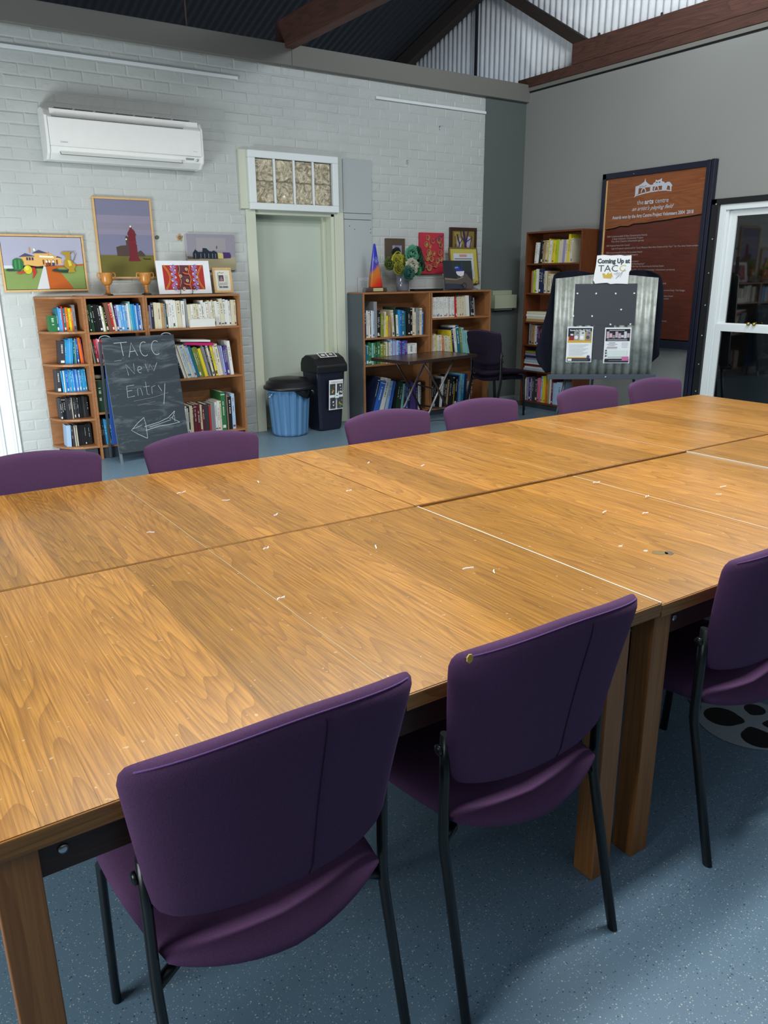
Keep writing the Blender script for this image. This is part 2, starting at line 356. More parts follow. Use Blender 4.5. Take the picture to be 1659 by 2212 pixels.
# roof: corrugated sheet sloping up towards the camera side, gable iron above the east wall
def corrugated(n, pitch, amp, P, seg=8):
    """P(a, b, h) : a along the corrugations count axis (m), b in 0..1 along the flute, h height"""
    mb = MB(); vs = []; fs = []
    K = n * seg
    for i in range(K + 1):
        a = i * pitch / seg; h = amp * (math.sin(2 * PI * i / seg) if amp < .0165 else 2 - 2.6 * abs(math.sin(PI * i / seg)))
        vs.append(P(a, 0, h)); vs.append(P(a, 1, h))
    for i in range(K): fs.append((2 * i, 2 * i + 1, 2 * i + 3, 2 * i + 2))
    return mb.add(vs, fs, True)
rz_ = lambda y: 5.10 - .299 * y
roof = corrugated(150, .092, .011, lambda a, b, h: (-13.5 + a, 6.0 - 12 * b, rz_(6.0 - 12 * b) + h)); o = roof.build('ceiling', ROOF); struct(o)
s_ = o.modifiers.new('thick', 'SOLIDIFY'); s_.thickness = .004
back = struct(bx('wall_eave', col('#0b0e13', .9), None, -13.5, 5.9, 1.5, .5, 6.0, 3.45))
gab = corrugated(70, .088, .017, lambda a, b, h: (.16 + h, 2.6 - a, 3.3 + b * (rz_(2.6 - a) - 3.42)), 12); o = gab.build('wall_gable', GABLE); struct(o); s_ = o.modifiers.new('thick', 'SOLIDIFY'); s_.thickness = .003
for y in range(0, 14): pass
gr = sroot('trim_5')   # timbers over the walls
bx('tie_beam', W_BEAM, gr, -3.07, -9, 3.49, -2.975, .12, 3.735, .006)
def bar(name, mat, parent, a, b, w1, w2, bevel=.004, loc_up=(0, 0, 1)):
    a, b = Vector(a), Vector(b); t = (b - a); L = t.length; t.normalize(); up = Vector(loc_up); x = t.cross(up).normalized(); z = x.cross(t)
    M_ = Matrix((x, t, z)).transposed(); q = M_.to_4x4(); q.translation = a
    o = bx(name, mat, parent, -w1 / 2, 0, -w2 / 2, w1 / 2, L, w2 / 2, bevel); o.matrix_local = q; return o
bx('wall_plate', W_BEAM, gr, -.03, -9, 3.502, .12, .11, 3.60, .005); bx('upper_plate', W_BEAM, gr, -.035, -9, 3.60, .12, -.69, 3.80, .008)
bar('end_rafter', W_BEAMD, gr, (.06, 3.4, rz_(3.4) - .12), (.06, -6, rz_(-6) - .12), .12, .17)
bar('truss_strut', W_BEAMD, gr, (.04, -.84, 3.755), (.04, .85, 4.80), .07, .105)
bx('hanger_rod', col('#1a1f26', .5), gr, -.03 + .12, .99, 3.5, .115, 1.02, 4.7)
bx('hanger_rod', col('#3a1f1c', .5), gr, -3.985, -.02, 3.5, -3.97, -.005, 6.2)
for y, z in ((-.99, 3.80), (-1.74, 3.80)):
    MB().lathe([(.012, 0), (.012, .035), (.008, .04)], 8).build('bolt', BLKM, gr, (.03, y, z))
# picture rails on brick
for x0, x1 in ((-6.6, -3.53), (-2.05, -.602)):
    t = tag(bx('picture_rail', WHITE, None, x0, -.019, 3.186, x1, -.005, 3.212, .002), 'long white picture rail high on the brick wall above the air conditioner' if x0 < -4 else 'shorter white picture rail ending at the dark grey corner strip', 'rail')
for x, z, l in ((-1.237, 3.011, 'small chrome hook under the shorter picture rail'), (-1.665, 2.65, 'small chrome hook low and left on the bare brick')):
    tag(MB().tube([(0, 0, 0), (0, -.014, 0), (0, -.018, -.012), (0, -.010, -.022), (0, -.018, -.03)], .0045, 8).build('wall_hook', CHROME, None, (x, 0, z)), l, 'hook')
for x, z, l in ((-4.184, 1.847, 'rusty round fixing with orange stain left of the black cottage canvas'), (-4.39, 1.845, 'dark round fixing beside the tower painting frame')):
    t = thing('wall_fixing', l, 'fixing', (x, -.004, z)); MB().lathe([(.017, 0), (.016, .006), (.009, .008)], 14).build('disc', col('#8a6a45' if x > -4.3 else '#5b5a4a', .8), t, rot=(PI / 2, 0, 0))
    if x > -4.3: MB().lathe([(.030, 0), (.029, .0012)], 14, mod=lambda a, z: 1 + .25 * math.sin(5 * a)).build('rust_ring', col('#b09a78', .9), t, rot=(PI / 2, 0, 0))
# ------------------------------------------------------------------ door, transom, left door frame
d1 = sroot('door_1')
bx('door_leaf', CREAM2, d1, DX0 - .02, .14, 0, -2.60, .18, 2.075)
bx('jamb', CREAM, d1, -2.60, 0.0, 0, -2.564, .18, 2.1, .002); bx('jamb', CREAM, d1, DX0 - .03, 0.0, 0, DX0 - .0, .14, 2.1, .002); bx('door_stop', CREAM, d1, -2.635, .10, 0, -2.60, .14, 2.075, .003)
bx('jamb', CREAM, d1, DX0, 0.0, 2.07, -2.564, .18, 2.1, .002)
bx('architrave', CREAM, d1, -3.527, -.022, 0, DX0, 0, 2.110, .004); bx('architrave', CREAM, d1, -2.564, -.022, 0, -2.463, 0, 2.110, .004); bx('lintel', CREAM, d1, DX0, -.004, 2.095, -2.564, .0, 2.115)
w1 = sroot('window_1')
bx('packing_strip', CREAM, w1, -3.575, -.03, 2.112, -3.495, 0, 2.62, .003)
fr = MB(); fr.box(-3.495, -.06, 2.108, -2.535, 0, 2.168).box(-3.495, -.06, 2.555, -2.535, 0, 2.618).box(-3.495, -.06, 2.168, -3.425, 0, 2.555).box(-2.60, -.06, 2.168, -2.535, 0, 2.555)
fr.build('window_frame', WHITE, w1, bevel=.005)
for i in range(4):
    xa = -3.425 + i * .2075
    for j in range(2):
        za = 2.168 + j * .1945; q = MB(); q.box(.0, -.028, 0, .186, 0, .188); o = q.build('glass_block', BLOCK, w1, (xa, -.012, za), bevel=.012)
    if i < 3: bx('mullion', WHITE, w1, xa + .187, -.052, 2.168, xa + .2065, -.006, 2.555, .003)
bx('bead', col('#9a9f8c', .5), w1, -3.425, -.03, 2.357, -2.60, -.006, 2.361)
d2 = sroot('door_2')
for i, (a, b, y) in enumerate(((-5.765, -5.735, -.030), (-5.785, -5.765, -.040), (-5.86, -5.785, -.034), (-5.88, -5.86, -.052), (-5.905, -5.88, -.04))):
    bx('architrave_moulding', WHITE, d2, a, y, 0, b, 0, 2.2, .004)
bx('door_leaf', WHITE, d2, -6.75, -.026, 0, -5.905, 0, 2.1, .003); bx('door_panel', WHITE, d2, -6.62, -.034, .2, -6.02, -.026, 1.0, .006)
# ------------------------------------------------------------------ east window
w2 = sroot('window_2', (0, 0, 0), -PI / 2)     # local x = -world y, local y = world x (room side is negative)
X0, X1 = 2.535, 4.05
f = MB(); f.box(X0, -.05, .1, X0 + .08, 0, 2.145).box(X0, -.05, 2.095, X1, 0, 2.145).box(X1 - .08, -.05, .1, X1, 0, 2.095); f.build('black_surround', BLK, w2, bevel=.004)
bx('surround_fin', BLK, w2, X0 + .072, -.062, .1, X0 + .082, 0, 2.10, .002)
for z in (2.10, 1.80, 1.50, 1.21, .93, .66, .40, .2):
    MB().lathe([(.009, 0), (.008, .004), (.003, .006)], 10).build('bolt', CHROME, w2, (X0 + .045, -.05, z), (PI / 2, 0, 0))
f = MB(); f.box(X0 + .08, -.035, .15, X0 + .14, .06, 2.095).box(X0 + .14, -.035, 2.045, X1 - .08, .06, 2.095).box(X1 - .14, -.035, .15, X1 - .08, .06, 2.045).box(X0 + .14, -.035, .15, X1 - .14, .06, .22); f.build('window_frame', WHITE, w2, bevel=.003)
bx('frame_bead', WHITE, w2, X0 + .14, -.02, .22, X0 + .165, .06, 2.045, .002)
f = MB(); a, b = X0 + .165, X1 - .14
f.box(a, .0, 1.02, a + .07, .035, 2.04).box(b - .05, .0, 1.02, b, .035, 2.04).box(a + .07, .0, 1.99, b - .05, .035, 2.04).box(a + .07, 0, 1.02, b - .05, .035, 1.055); f.build('upper_sash', WHITE, w2, bevel=.002)
f = MB(); f.box(a, -.03, .22, a + .055, .0, 1.045).box(b - .05, -.03, .22, b, .0, 1.045).box(a + .055, -.03, .98, b - .05, 0, 1.045).box(a + .055, -.03, .22, b - .05, 0, .28); f.build('lower_sash', WHITE, w2, bevel=.002)
bx('glass_pane', DKGLASS, w2, a + .06, .016, 1.05, b - .05, .020, 1.995); bx('glass_pane', DKGLASS, w2, a + .05, -.014, .275, b - .05, -.010, .985)
for dx in (0, .055): MB().lathe([(.004, -.012), (.016, -.006), (.018, .004), (.012, .014), (.004, .018)], 12).build('sash_lock', BRASS, w2, (3.03 + dx, -.038, 1.055))
# ------------------------------------------------------------------ award sign
sg = thing('award_board', 'large timber award board in a black steel frame beside the window', 'sign', (0, 0, 0), -PI / 2)
f = MB(); f.box(1.236, -.055, .785, 1.284, -.005, 2.485).box(1.236, -.055, 2.432, 2.462, -.005, 2.485).box(1.236, -.055, .785, 2.462, -.005, .86); f.build('steel_frame', NAVY, sg, bevel=.003)
bx('frame_post', NAVY, sg, 2.446, -.06, .3, 2.487, -.005, 2.487, .003); bx('frame_post', NAVY, sg, 2.494, -.06, .3, 2.53, -.005, 2.49, .003)
spl = [(1.284, 1.945), (1.42, 1.955), (1.50, 1.972), (1.60, 1.965), (1.66, 1.985), (1.80, 1.985), (1.93, 1.995), (2.05, 2.0), (2.18, 2.012), (2.30, 2.018), (2.446, 2.03)]
MB().prism([(1.284, 2.432)] + spl + [(2.446, 2.432)], -.042, -.012).build('light_panel', W_SGN1, sg, bevel=.002)
MB().prism([(1.284, .88)] + [(2.446, .872)] + [(a_, b_ - .012) for a_, b_ in spl[::-1]], -.036, -.012).build('dark_panel', W_SGN2, sg)
bx('light_panel_edge', W_PINE, sg, 1.284, -.046, .87, 1.300, -.012, 2.42, .001); bx('shadow_gap', BLKM, sg, 1.284, -.013, .86, 2.446, -.008, 2.432)
LET = col('#b9bcc4', .4, 0, .4); LET2 = col('#9a8d8c', .5)
lg = ART(.445, .175, -.043)
lg.p(LET, [(0, .02), (.06, .10), (.25, .17), (.45, .22), (.70, .24), (.85, .22), (.99, .16), (.99, .20), (.85, .28), (.6, .30), (.4, .28), (.2, .22), (.04, .14)])
lg.p(LET, [(.03, .12), (.03, .55), (.07, .62), (.12, .60), (.12, .22)]); lg.p(LET, [(.03, .50), (.03, .62), (.10, .64), (.20, .74), (.26, .82), (.28, 1.0), (.30, .82), (.36, .70), (.46, .58), (.46, .50)])
lg.p(LET, [(.43, .25), (.43, .60), (.50, .62), (.50, .26)]); lg.p(LET, [(.50, .50), (.50, .68), (.56, .74), (.56, .86), (.60, .80), (.68, .84), (.72, .90), (.72, .74), (.80, .66), (.80, .50)]); lg.p(LET, [(.74, .26), (.74, .60), (.80, .62), (.80, .26)])
lg.p(LET, [(.80, .22), (.80, .60), (.86, .66), (.92, .66), (.99, .50), (1.0, .40), (.95, .42), (.88, .48), (.86, .24)]); lg.p(LET, [(.94, .42), (.96, .18), (.99, .17), (.98, .42)])
for cx, rx, b_ in ((.26, .06, .24), (.60, .055, .28)):
    lg.line(LET, [(cx - rx, b_)] + [(cx + rx * math.cos(t), b_ + .24 * math.sin(t)) for t in [PI * (1 - k / 8) for k in range(9)]] + [(cx + rx, b_)], .011)
for k in range(4): lg.e('#7a3d1e', .16 + k * .05, .57 + .02 * (k % 2), .012, .022, 8)
for k in range(2): lg.e('#5b4a48', .60 + k * .07, .70, .02, .03, 10)
lg.build('building_logo', sg, (1.643, 0, 2.225))
text('title_text', 'the', .062, LET, sg, (1.69, -.0435, 2.160), align='LEFT', width=.078); text('title_text', 'arts', .062, LET, sg, (1.782, -.0435, 2.160), align='LEFT', bold=.0022, width=.105); text('title_text', 'centre', .062, LET, sg, (1.905, -.0435, 2.160), align='LEFT', width=.152)
text('motto_text', "an artist's playing field", .052, LET, sg, (1.87, -.0435, 2.105), shear=.5, bold=.0004, width=.49)
text('heading_text', 'Awards won by the Arts Centre Project Volunteers 2004  2018', .046, LET, sg, (1.87, -.0435, 2.040), bold=.0010, width=.955)
rows = [(1.885, 'hdr', .03, .44, '2004 Commonwealth & State Governments Awards'), (1.860, 's', .09, .34, 'A Best Volunteer Community Project'), (1.835, 's', .08, .36, 'The Arts Centre volunteers group'), (1.795, 'h', .03, .26, '2005 Regional Award for Council'), (1.765, 's', .09, .90, 'Light & Projector sponsored for "Local Museum Best Arts Centre of the Year"  for The Arts Centre project'), (1.725, 'h', .03, .40, '2006 Commonwealth & State Government Award'), (1.700, 's', .08, .31, 'Cultural Development Category'), (1.675, 's', .08, .22, 'Volunteers Arts Development'),
        (1.635, 'h', .02, .38, '2008 Commonwealth & State Association Award'), (1.610, 's', .07, .40, 'Arts project "Aboriginal Cultural Development"'), (1.585, 's', .07, .60, '"Heritage Restoration"  project of the Year for Restoring the Railway Station'), (1.55, 's', .10, .68, 'Best overall achievement "Best" for community volunteers projects'), (1.42, 's', .66, .05, 'Awards'), (1.355, 's', .66, .24, 'Government Design, Train Designs'), (1.30, 's', .66, .13, 'Volunteers Award'), (1.275, 's', .66, .09, 'Volunteers'), (1.06, 's', .66, .09, 'Community')]
for z, k_, u0, wd, st in rows:
    text('award_line', st, .023, LET2, sg, (1.30 + u0 * 1.15, -.0372, z - .02), align='LEFT', bold=.0003, width=wd * 1.15)
MB().lathe([(.006, 0), (.005, .003)], 8).build('frame_screw', CHROME, sg, (1.63, -.055, 2.452), (PI / 2, 0, 0))
# ------------------------------------------------------------------ air conditioner
ac = thing('air_conditioner', 'white split system air conditioner mounted high on the brick wall', 'air conditioner', (-5.262, -.006, 2.405))
ACW = col('#e4e6e2', .35); ACG = col('#8d918f', .5); Lx = 1.285; ac.scale = (1, 1, .955)
pf = [(0, .0), (-.125, .0), (-.185, .045), (-.200, .10), (-.200, .325), (-.165, .375), (-.10, .400), (0, .400)]
MB().prism(pf, 0, .022, 'x').build('end_cap', ACW, ac, bevel=.004); MB().prism(pf, Lx - .022, Lx, 'x').build('end_cap', ACW, ac, bevel=.006)
MB().prism([(a_ + (.012 if a_ < -.1 else 0), b_ * .985 + .003) for a_, b_ in pf], .022, Lx - .022, 'x').build('casing', ACW, ac)
bx('front_panel', ACW, ac, .024, -.206, .10, Lx - .02, -.186, .315, .005)
o = bx('outlet_flap', ACW, ac, .10, -.006, -.028, Lx - .2, .0, .036, .003); o.location = (0, -.176, .062); o.rotation_euler = (math.radians(-38), 0, 0)
o = bx('flap_gap', ACG, ac, .094, -.003, -.034, Lx - .194, .002, .042); o.location = (0, -.1745, .0615); o.rotation_euler = (math.radians(-38), 0, 0)
bx('intake_slot', ACG, ac, .06, -.199, .320, Lx - .17, -.16, .329); bx('intake_grille', ACW, ac, .05, -.176, .338, Lx - .03, -.1, .384, .004)
for k in range(7): bx('grille_bar', ACG, ac, .1 + k * .16, -.14, .3975, .24 + k * .16, -.03, .401)
o = bx('control_panel', ACG, ac, Lx - .16, -.001, -.008, Lx - .09, .001, .010); o.location = (0, -.186, .078); o.rotation_euler = (math.radians(-30), 0, 0)
MB().lathe([(.010, 0), (.009, .004)], 12).build('sensor', CHROME, ac, (Lx - .06, -.187, .07), (PI / 2, 0, 0))
text('brand_mark', 'DAIKIN', .017, col('#4f6f9a', .4), ac, (.10, -.2065, .125), align='LEFT'); text('model_mark', 'inverter', .012, ACG, ac, (Lx - .08, -.2065, .135))
# ------------------------------------------------------------------ oak tables
TX, TY, TH_ = -5.295, -5.0851, -.0073
def tw(s, t, z=0): return (TX + math.cos(TH_) * s - math.sin(TH_) * t, TY + math.sin(TH_) * s + math.cos(TH_) * t, z)
def oak_table(label, s0, L, t0, W, dz=0, legs=None, leaf=None, seed=0):
    rnd = random.Random(seed); T = thing('oak_table', label, 'table', tw(s0, t0), TH_, 'oak meeting tables pushed together')
    th = .034; z1 = .75 + dz; lf = leaf or L / 2; g = .0012
    for a0, a1 in ((0, lf - g), (lf + g, L)):
        x = a0
        while x < a1 - .001:
            wd = rnd.choice((.085, .11, .13, .16)); nx = min(x + wd, a1)
            if a1 - nx < .05: nx = a1
            q = MB(); q.box(0, .004, 0, nx - x - .0003, W - .004, th - .004)
            q.build('plank', W_TAB, T, (x, 0, z1 - th + .004 + rnd.uniform(0, .00015))); x = nx
        bx('edge_strip', W_EDGE, T, a0, 0, z1 - th, a1, .0039, z1 - .0006, .0025); bx('edge_strip', W_EDGE, T, a0, W - .0039, z1 - th, a1, W, z1 - .0006, .0025)
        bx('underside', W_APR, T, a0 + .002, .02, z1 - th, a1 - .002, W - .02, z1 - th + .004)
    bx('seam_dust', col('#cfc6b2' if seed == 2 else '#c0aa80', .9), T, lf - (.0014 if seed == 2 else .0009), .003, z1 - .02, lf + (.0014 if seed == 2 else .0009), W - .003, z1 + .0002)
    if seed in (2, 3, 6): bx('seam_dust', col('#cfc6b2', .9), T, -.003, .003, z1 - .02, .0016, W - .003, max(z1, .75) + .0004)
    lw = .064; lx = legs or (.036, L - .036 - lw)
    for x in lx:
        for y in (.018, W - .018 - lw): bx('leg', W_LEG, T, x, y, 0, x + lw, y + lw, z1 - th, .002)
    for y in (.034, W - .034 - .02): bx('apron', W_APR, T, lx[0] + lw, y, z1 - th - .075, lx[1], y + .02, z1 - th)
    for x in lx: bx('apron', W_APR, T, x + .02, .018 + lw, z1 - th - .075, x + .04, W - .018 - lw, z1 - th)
    MB().lathe([(.009, 0), (.008, .003), (.003, .004)], 12).build('apron_screw', CHROME, T, (lx[0] + lw + .035, .034, z1 - th - .038), (PI / 2, 0, 0))
    return T
Wn = .9945
oak_table('near left oak table with wavy grain, its leg at the bottom left corner', -1.503, 1.500, -.9965, Wn, 0, (.039, 1.353), .752, 1)
STAIN = [(.319, -.777, .014, '#5c5140'), (.281, -.727, .008, '#b9ae98'), (.254, -.659, .006, '#c9c3b6'), (.300, -.760, .020, '#77602f')]
T2 = oak_table('near middle oak table with a grey paint stain, double leg at its left end', .001, 1.472, -.9965, Wn, -.006, (.001, 1.40), .757, 2)
for i_, (ss, tt, r_, c_) in enumerate(STAIN): MB().lathe([(r_, 0), (r_ * .97, .0004)], 16, mod=lambda a, z: 1 + .15 * math.sin(2 * a + i_) + .12 * math.sin(5 * a)).build('paint_stain', col(c_, .7), T2, (ss - .001, tt + .9965, .7441))
oak_table('near right oak table running out of the picture on the right', 1.476, 1.48, -.9965, Wn, -.002, None, .74, 3)
oak_table('far left oak table nearest the wall side, under the chalkboard', -1.497, 1.492, .003, .985, 0, None, .747, 4)
oak_table('far middle oak table striped with lighter boards, in front of the bins', -.003, 1.476, .003, .985, .001, (.036, 1.412), .74, 5)
oak_table('far right oak table with the end corner in front of the window', 1.476, 1.50, .003, .985, 0, None, .79, 6)
# tabletop scraps of paper
random.seed(11)
SCR = col('#e8e6e0', .9)
for (px, py, ln, a_) in [(-.62, .63, .05, .3), (-.31, .60, .03, 1.2), (-.52, .45, .035, -.4), (-.10, .30, .03, .1), (-.45, .18, .03, .5), (-.62, -.1, .03, .4), (-.35, -.28, .03, 1), (.35, .45, .03, .3), (.72, -.14, .04, -.2), (.72, -.38, .03, .2), (1.05, -.45, .035, -.3), (.95, -.5, .025, -.8), (.45, -.42, .03, .2), (.55, -.50, .03, -.2), (-.25, -.55, .04, -.3), (-.20, -.62, .025, .9), (-.85, .25, .03, -.5), (.2, .62, .03, .7), (-.75, -.45, .03, .2)]:
    pts = [(ln * .8 * k / 5, .0016 * math.sin(k * 1.3 + px * 9), .0012 + .0018 * abs(math.sin(k))) for k in range(6)]
    q = MB(); v = []
    for (x, y, z) in pts: v += [(x, y - .0014, z), (x, y + .0014, z + .0004)]
    q.add(v + [(a, b, 0) for a, b, c in v], [(2 * i, 2 * i + 2, 2 * i + 3, 2 * i + 1) for i in range(5)] + [(12 + 2 * i, 13 + 2 * i, 15 + 2 * i, 14 + 2 * i) for i in range(5)])
    o = q.build('paper_scrap', SCR, None, tw(px, py, .7515 if (py > 0 and 0 < px < 1.47) else .7502), (0, 0, a_)); tag(o, 'tiny curled white paper scrap lying on the oak tabletops', 'scrap', 'paper scraps on the tables')
# ------------------------------------------------------------------ purple chairs
def chair_model(label, group, fab=PURP, tear=False):
    T = thing('visitor_chair', label, 'chair', group=group)
    def bk(u, v, sd):
        z0, z1 = .525, .853; cr = .026 * (1 - (2 * u - 1) ** 2)
        z = z0 + (z1 + cr - z0) * v; hw = .212 + .046 * v
        rr = .032
        if v > .9: hw -= rr * (1 - math.sqrt(max(0, 1 - ((v - .9) / .1) ** 2))) * .8
        if v < .16: hw -= .05 * (1 - math.sqrt(max(0, 1 - ((.16 - v) / .16) ** 2)))
        x = (2 * u - 1) * hw
        if v < .12: z -= .012 * (1 - (2 * u - 1) ** 2)
        yc = -.172 - .066 * v ** 1.3 + .045 * abs(2 * u - 1) ** 2.6 * (.6 + .4 * v) - .010
        e = (max(0, 1 - abs(2 * u - 1) ** 9)) ** .5 * (max(0, 1 - abs(2 * v - 1) ** 9)) ** .5
        return (x, yc + sd * .024 * e, z)
    MB().pillow(22, 16, bk).build('backrest', fab, T)
    # piping seam along the rear of the top edge
    pts = []
    for k in range(21):
        u = .03 + .94 * k / 20; a = bk(u, .975, -1); pts.append((a[0], a[1] - .0005, a[2] + .001))
    MB().tube(pts, .0016, 6).build('piping', PSEAM, T)
    pts = [(bk(.60, v, -1)[0], bk(.60, v, -1)[1] - .0006, bk(.60, v, -1)[2]) for v in [k / 12 * .9 + .04 for k in range(13)]]
    MB().tube(pts, .0012, 5).build('back_seam', PURPD, T)
    def st(u, v, sd):
        y = -.17 + .44 * v; hw = .20 + .035 * math.sin(PI * min(1, v * 1.1 + .05) * .6)
        if v > .88: hw -= .05 * (1 - math.sqrt(max(0, 1 - ((v - .88) / .12) ** 2)))
        x = (2 * u - 1) * hw; bow = -.052 * (1 - (2 * u - 1) ** 2) * (1 - v) ** 2
        e = (max(0, 1 - abs(2 * u - 1) ** 7)) ** .5 * (max(0, 1 - abs(2 * v - 1) ** 7)) ** .5
        zc = .43 + .02 * (1 - v) * (abs(2 * u - 1) ** 2) - .012 * (1 - abs(2 * u - 1))
        if v > .7: zc -= .03 * ((v - .7) / .3) ** 2
        return (x, y + bow, zc + (.030 if sd > 0 else -.026) * e)
    MB().pillow(18, 16, st).build('seat', fab, T)
    for s in (-1, 1):
        x = .222 * s
        MB().tube([(x, -.152, .652), (x, -.150, .55), (x, -.149, .42), (x, -.152, .385), (x, -.165, .33), (x + .004 * s, -.243, .0)], .0135, 12, .0095, up=(0, 1, 0)).build('rear_leg', BMET, T)
        lg_ = MB().tube([(x, .235, .0), (x, .222, .2), (x, .208, .375), (x - .012 * s, .19, .408), (x - .035 * s, .15, .422), (x - .05 * s, -.11, .428)], .0135, 12, .0095, up=(0, 1, 0)).build('front_leg', BMET, T)
        MB().tube([(x, -.155, .632), (x - .03 * s, -.172, .632)], .012, 10).build('back_bracket', BMET, T)
        MB().lathe([(.0115, 0), (.0115, .005), (.006, .008)], 10).build('bracket_bolt', BMET, T, (x + .0095 * s, -.145, .617), (0, PI / 2 * s, 0))
        MB().tube([(x, -.148, .395), (x - .04 * s, -.13, .405), (x - .06 * s, -.1, .408)], .0115, 10).build('seat_bracket', BMET, T)
    MB().tube([(-.20, .17, .418), (.20, .17, .418)], .009, 8).build('cross_rail', BMET, T)
    return T
def place(T, s, t, rz): T.location = tw(s, t); T.rotation_euler = (0, 0, rz)
c0 = chair_model('purple chair with its back to the camera, largest and leftmost of the near row', 'purple chairs around the oak tables')
A = c0; place(c0, -1.045, -.868, TH_)
tear = MB().prism(ell(0, 0, .007, .009, 7), -.002, .001).build('foam_tear', col('#c9a94a', .9), None)
# (the tear is a part of the middle chair only)
Bc = dup(c0, tw(-.452, -.868), TH_, 'purple chair with a yellow foam tear on its top left corner, near row')
tear.parent = Bc; tear.location = (-.243, -.241, .860)
dup(c0, tw(.372, -.870), TH_, 'purple chair at the right picture edge, back to the camera, beside the floor decal')
far = [(-1.03, 'purple chair across the table, at the left picture edge'), (-.357, 'purple chair across the table, in front of the chalkboard'), (.592, 'purple chair across the table, in front of the black bin'), (1.178, 'purple chair across the table, in front of the folding table'), (1.99, 'purple chair across the table, in front of the easel leg'), (2.60, 'purple chair across the table, rightmost, below the award board')]
for s, l in far: dup(c0, tw(s, .835, 0), PI + TH_ + random.uniform(-.03, .03), l)
# stacked dark chairs in the corner
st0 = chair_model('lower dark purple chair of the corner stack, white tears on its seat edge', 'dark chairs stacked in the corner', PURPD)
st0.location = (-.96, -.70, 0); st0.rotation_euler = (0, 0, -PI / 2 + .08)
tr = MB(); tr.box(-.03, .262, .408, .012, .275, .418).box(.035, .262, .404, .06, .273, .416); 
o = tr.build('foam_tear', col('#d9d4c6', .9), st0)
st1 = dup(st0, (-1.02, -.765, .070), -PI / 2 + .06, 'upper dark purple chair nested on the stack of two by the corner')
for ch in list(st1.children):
    if ch.name.startswith('foam_tear'): bpy.data.objects.remove(ch)
# ------------------------------------------------------------------ bookcases
def bookcase(label, loc, rz, w_, h_, d_, bays, mat, plinth=.09, side_mat=None, backm=None):
    """bays: list of (x0, x1, [shelf z tops])"""
    T = thing('bookcase', label, 'bookcase', loc, rz); t = .018
    bx('side_panel', side_mat or mat, T, 0, 0, 0, t, d_, h_ - t, .0015); bx('side_panel', mat, T, w_ - t, 0, 0, w_, d_, h_ - t, .0015)
    bx('top_panel', mat, T, 0, 0, h_ - t, w_, d_, h_, .0015); bx('back_panel', backm or mat, T, t, d_ - .006, plinth, w_ - t, d_, h_ - t)
    if plinth > .01: bx('plinth', col('#2f3740', .5), T, t, .02, 0, w_ - t, .035, plinth - t)
    for i, (a, b, zs) in enumerate(bays):
        if a > .03: bx('divider_panel', mat, T, a - t, 0, plinth, a, d_ - .006, h_ - t, .0015)
        for z in zs: bx('shelf', mat, T, a, .004, z - t, b, d_ - .006, z, .0015)
    return T
PAL = dict(white='#d5d6d0', cream='#c9c3a8', grey='#83878a', black='#17181b', charcoal='#34363b', navy='#1d2748', blue='#2f63b8', sky='#5b9fd4', cyan='#2b93c9', teal='#1f6a78', green='#2c6e3f', darkgreen='#1f3b26', olive='#7c8438', yellow='#d6c229', lime='#a9b92a', orange='#dd6c1a', red='#b32a2a', maroon='#5f1d28', pink='#cf6d88', brown='#6d4433', tan='#a88a5e', purple='#4b3a80', lilac='#9089b0', lightblue='#9db9d6', aqua='#7fb6b4', magenta='#b0125e')
NAMES = dict(sky='sky blue', darkgreen='dark green', lightblue='pale blue', aqua='pale aqua', magenta='bright magenta')
ORD = ['first', 'second', 'third', 'fourth', 'fifth', 'sixth', 'seventh', 'eighth', 'ninth', 'tenth', 'eleventh', 'twelfth'] + ['%dth' % k for k in range(13, 21)] + ['21st', '22nd', '23rd'] + ['%dth' % k for k in range(24, 31)] + ['31st', '32nd', '33rd'] + ['%dth' % k for k in range(34, 60)]
PAGE = col('#cfc9b6', .9); ALLB = []
def book_mesh(th, d, h, c, mark, rnd):
    q = MB(); cv = .0022; q.m = 0
    q.box(0, 0, 0, cv, d, h).box(th - cv, 0, 0, th, d, h).box(cv, 0, 0, th - cv, cv, h); q.m = 1; q.box(cv, cv, .003, th - cv, d - .004, h - .003)
    mc = PAL['white'] if c in ('black', 'navy', 'blue', 'green', 'darkgreen', 'red', 'maroon', 'teal', 'purple', 'charcoal', 'cyan', 'brown', 'orange', 'magenta', 'sky', 'olive') else rnd.choice(['#2c3038', '#3d4a6a', '#8a3030', '#3d5c46'])
    if mark and th > .009:
        q.m = 2; z = h * rnd.uniform(.35, .5); zz = z; e = .0006
        while zz < min(h * .88, z + h * .4):      # title: a run of letter-like bars
            k = rnd.uniform(.004, .010)
            if rnd.random() > .2: q.box(th * .36, -e, zz, th * .64, 0, zz + k * .8)
            zz += k + .0035
        if rnd.random() < .5: q.box(th * .15, -e, h * .06, th * .85, 0, h * .06 + rnd.uniform(.01, .03))
        if rnd.random() < .3: q.box(.0005, -e, h * .92, th - .0005, 0, h * .94)
    return q, [col(PAL[c], rnd.choice((.35, .5, .6)), 0, .4), PAGE, col(mc, .6)]
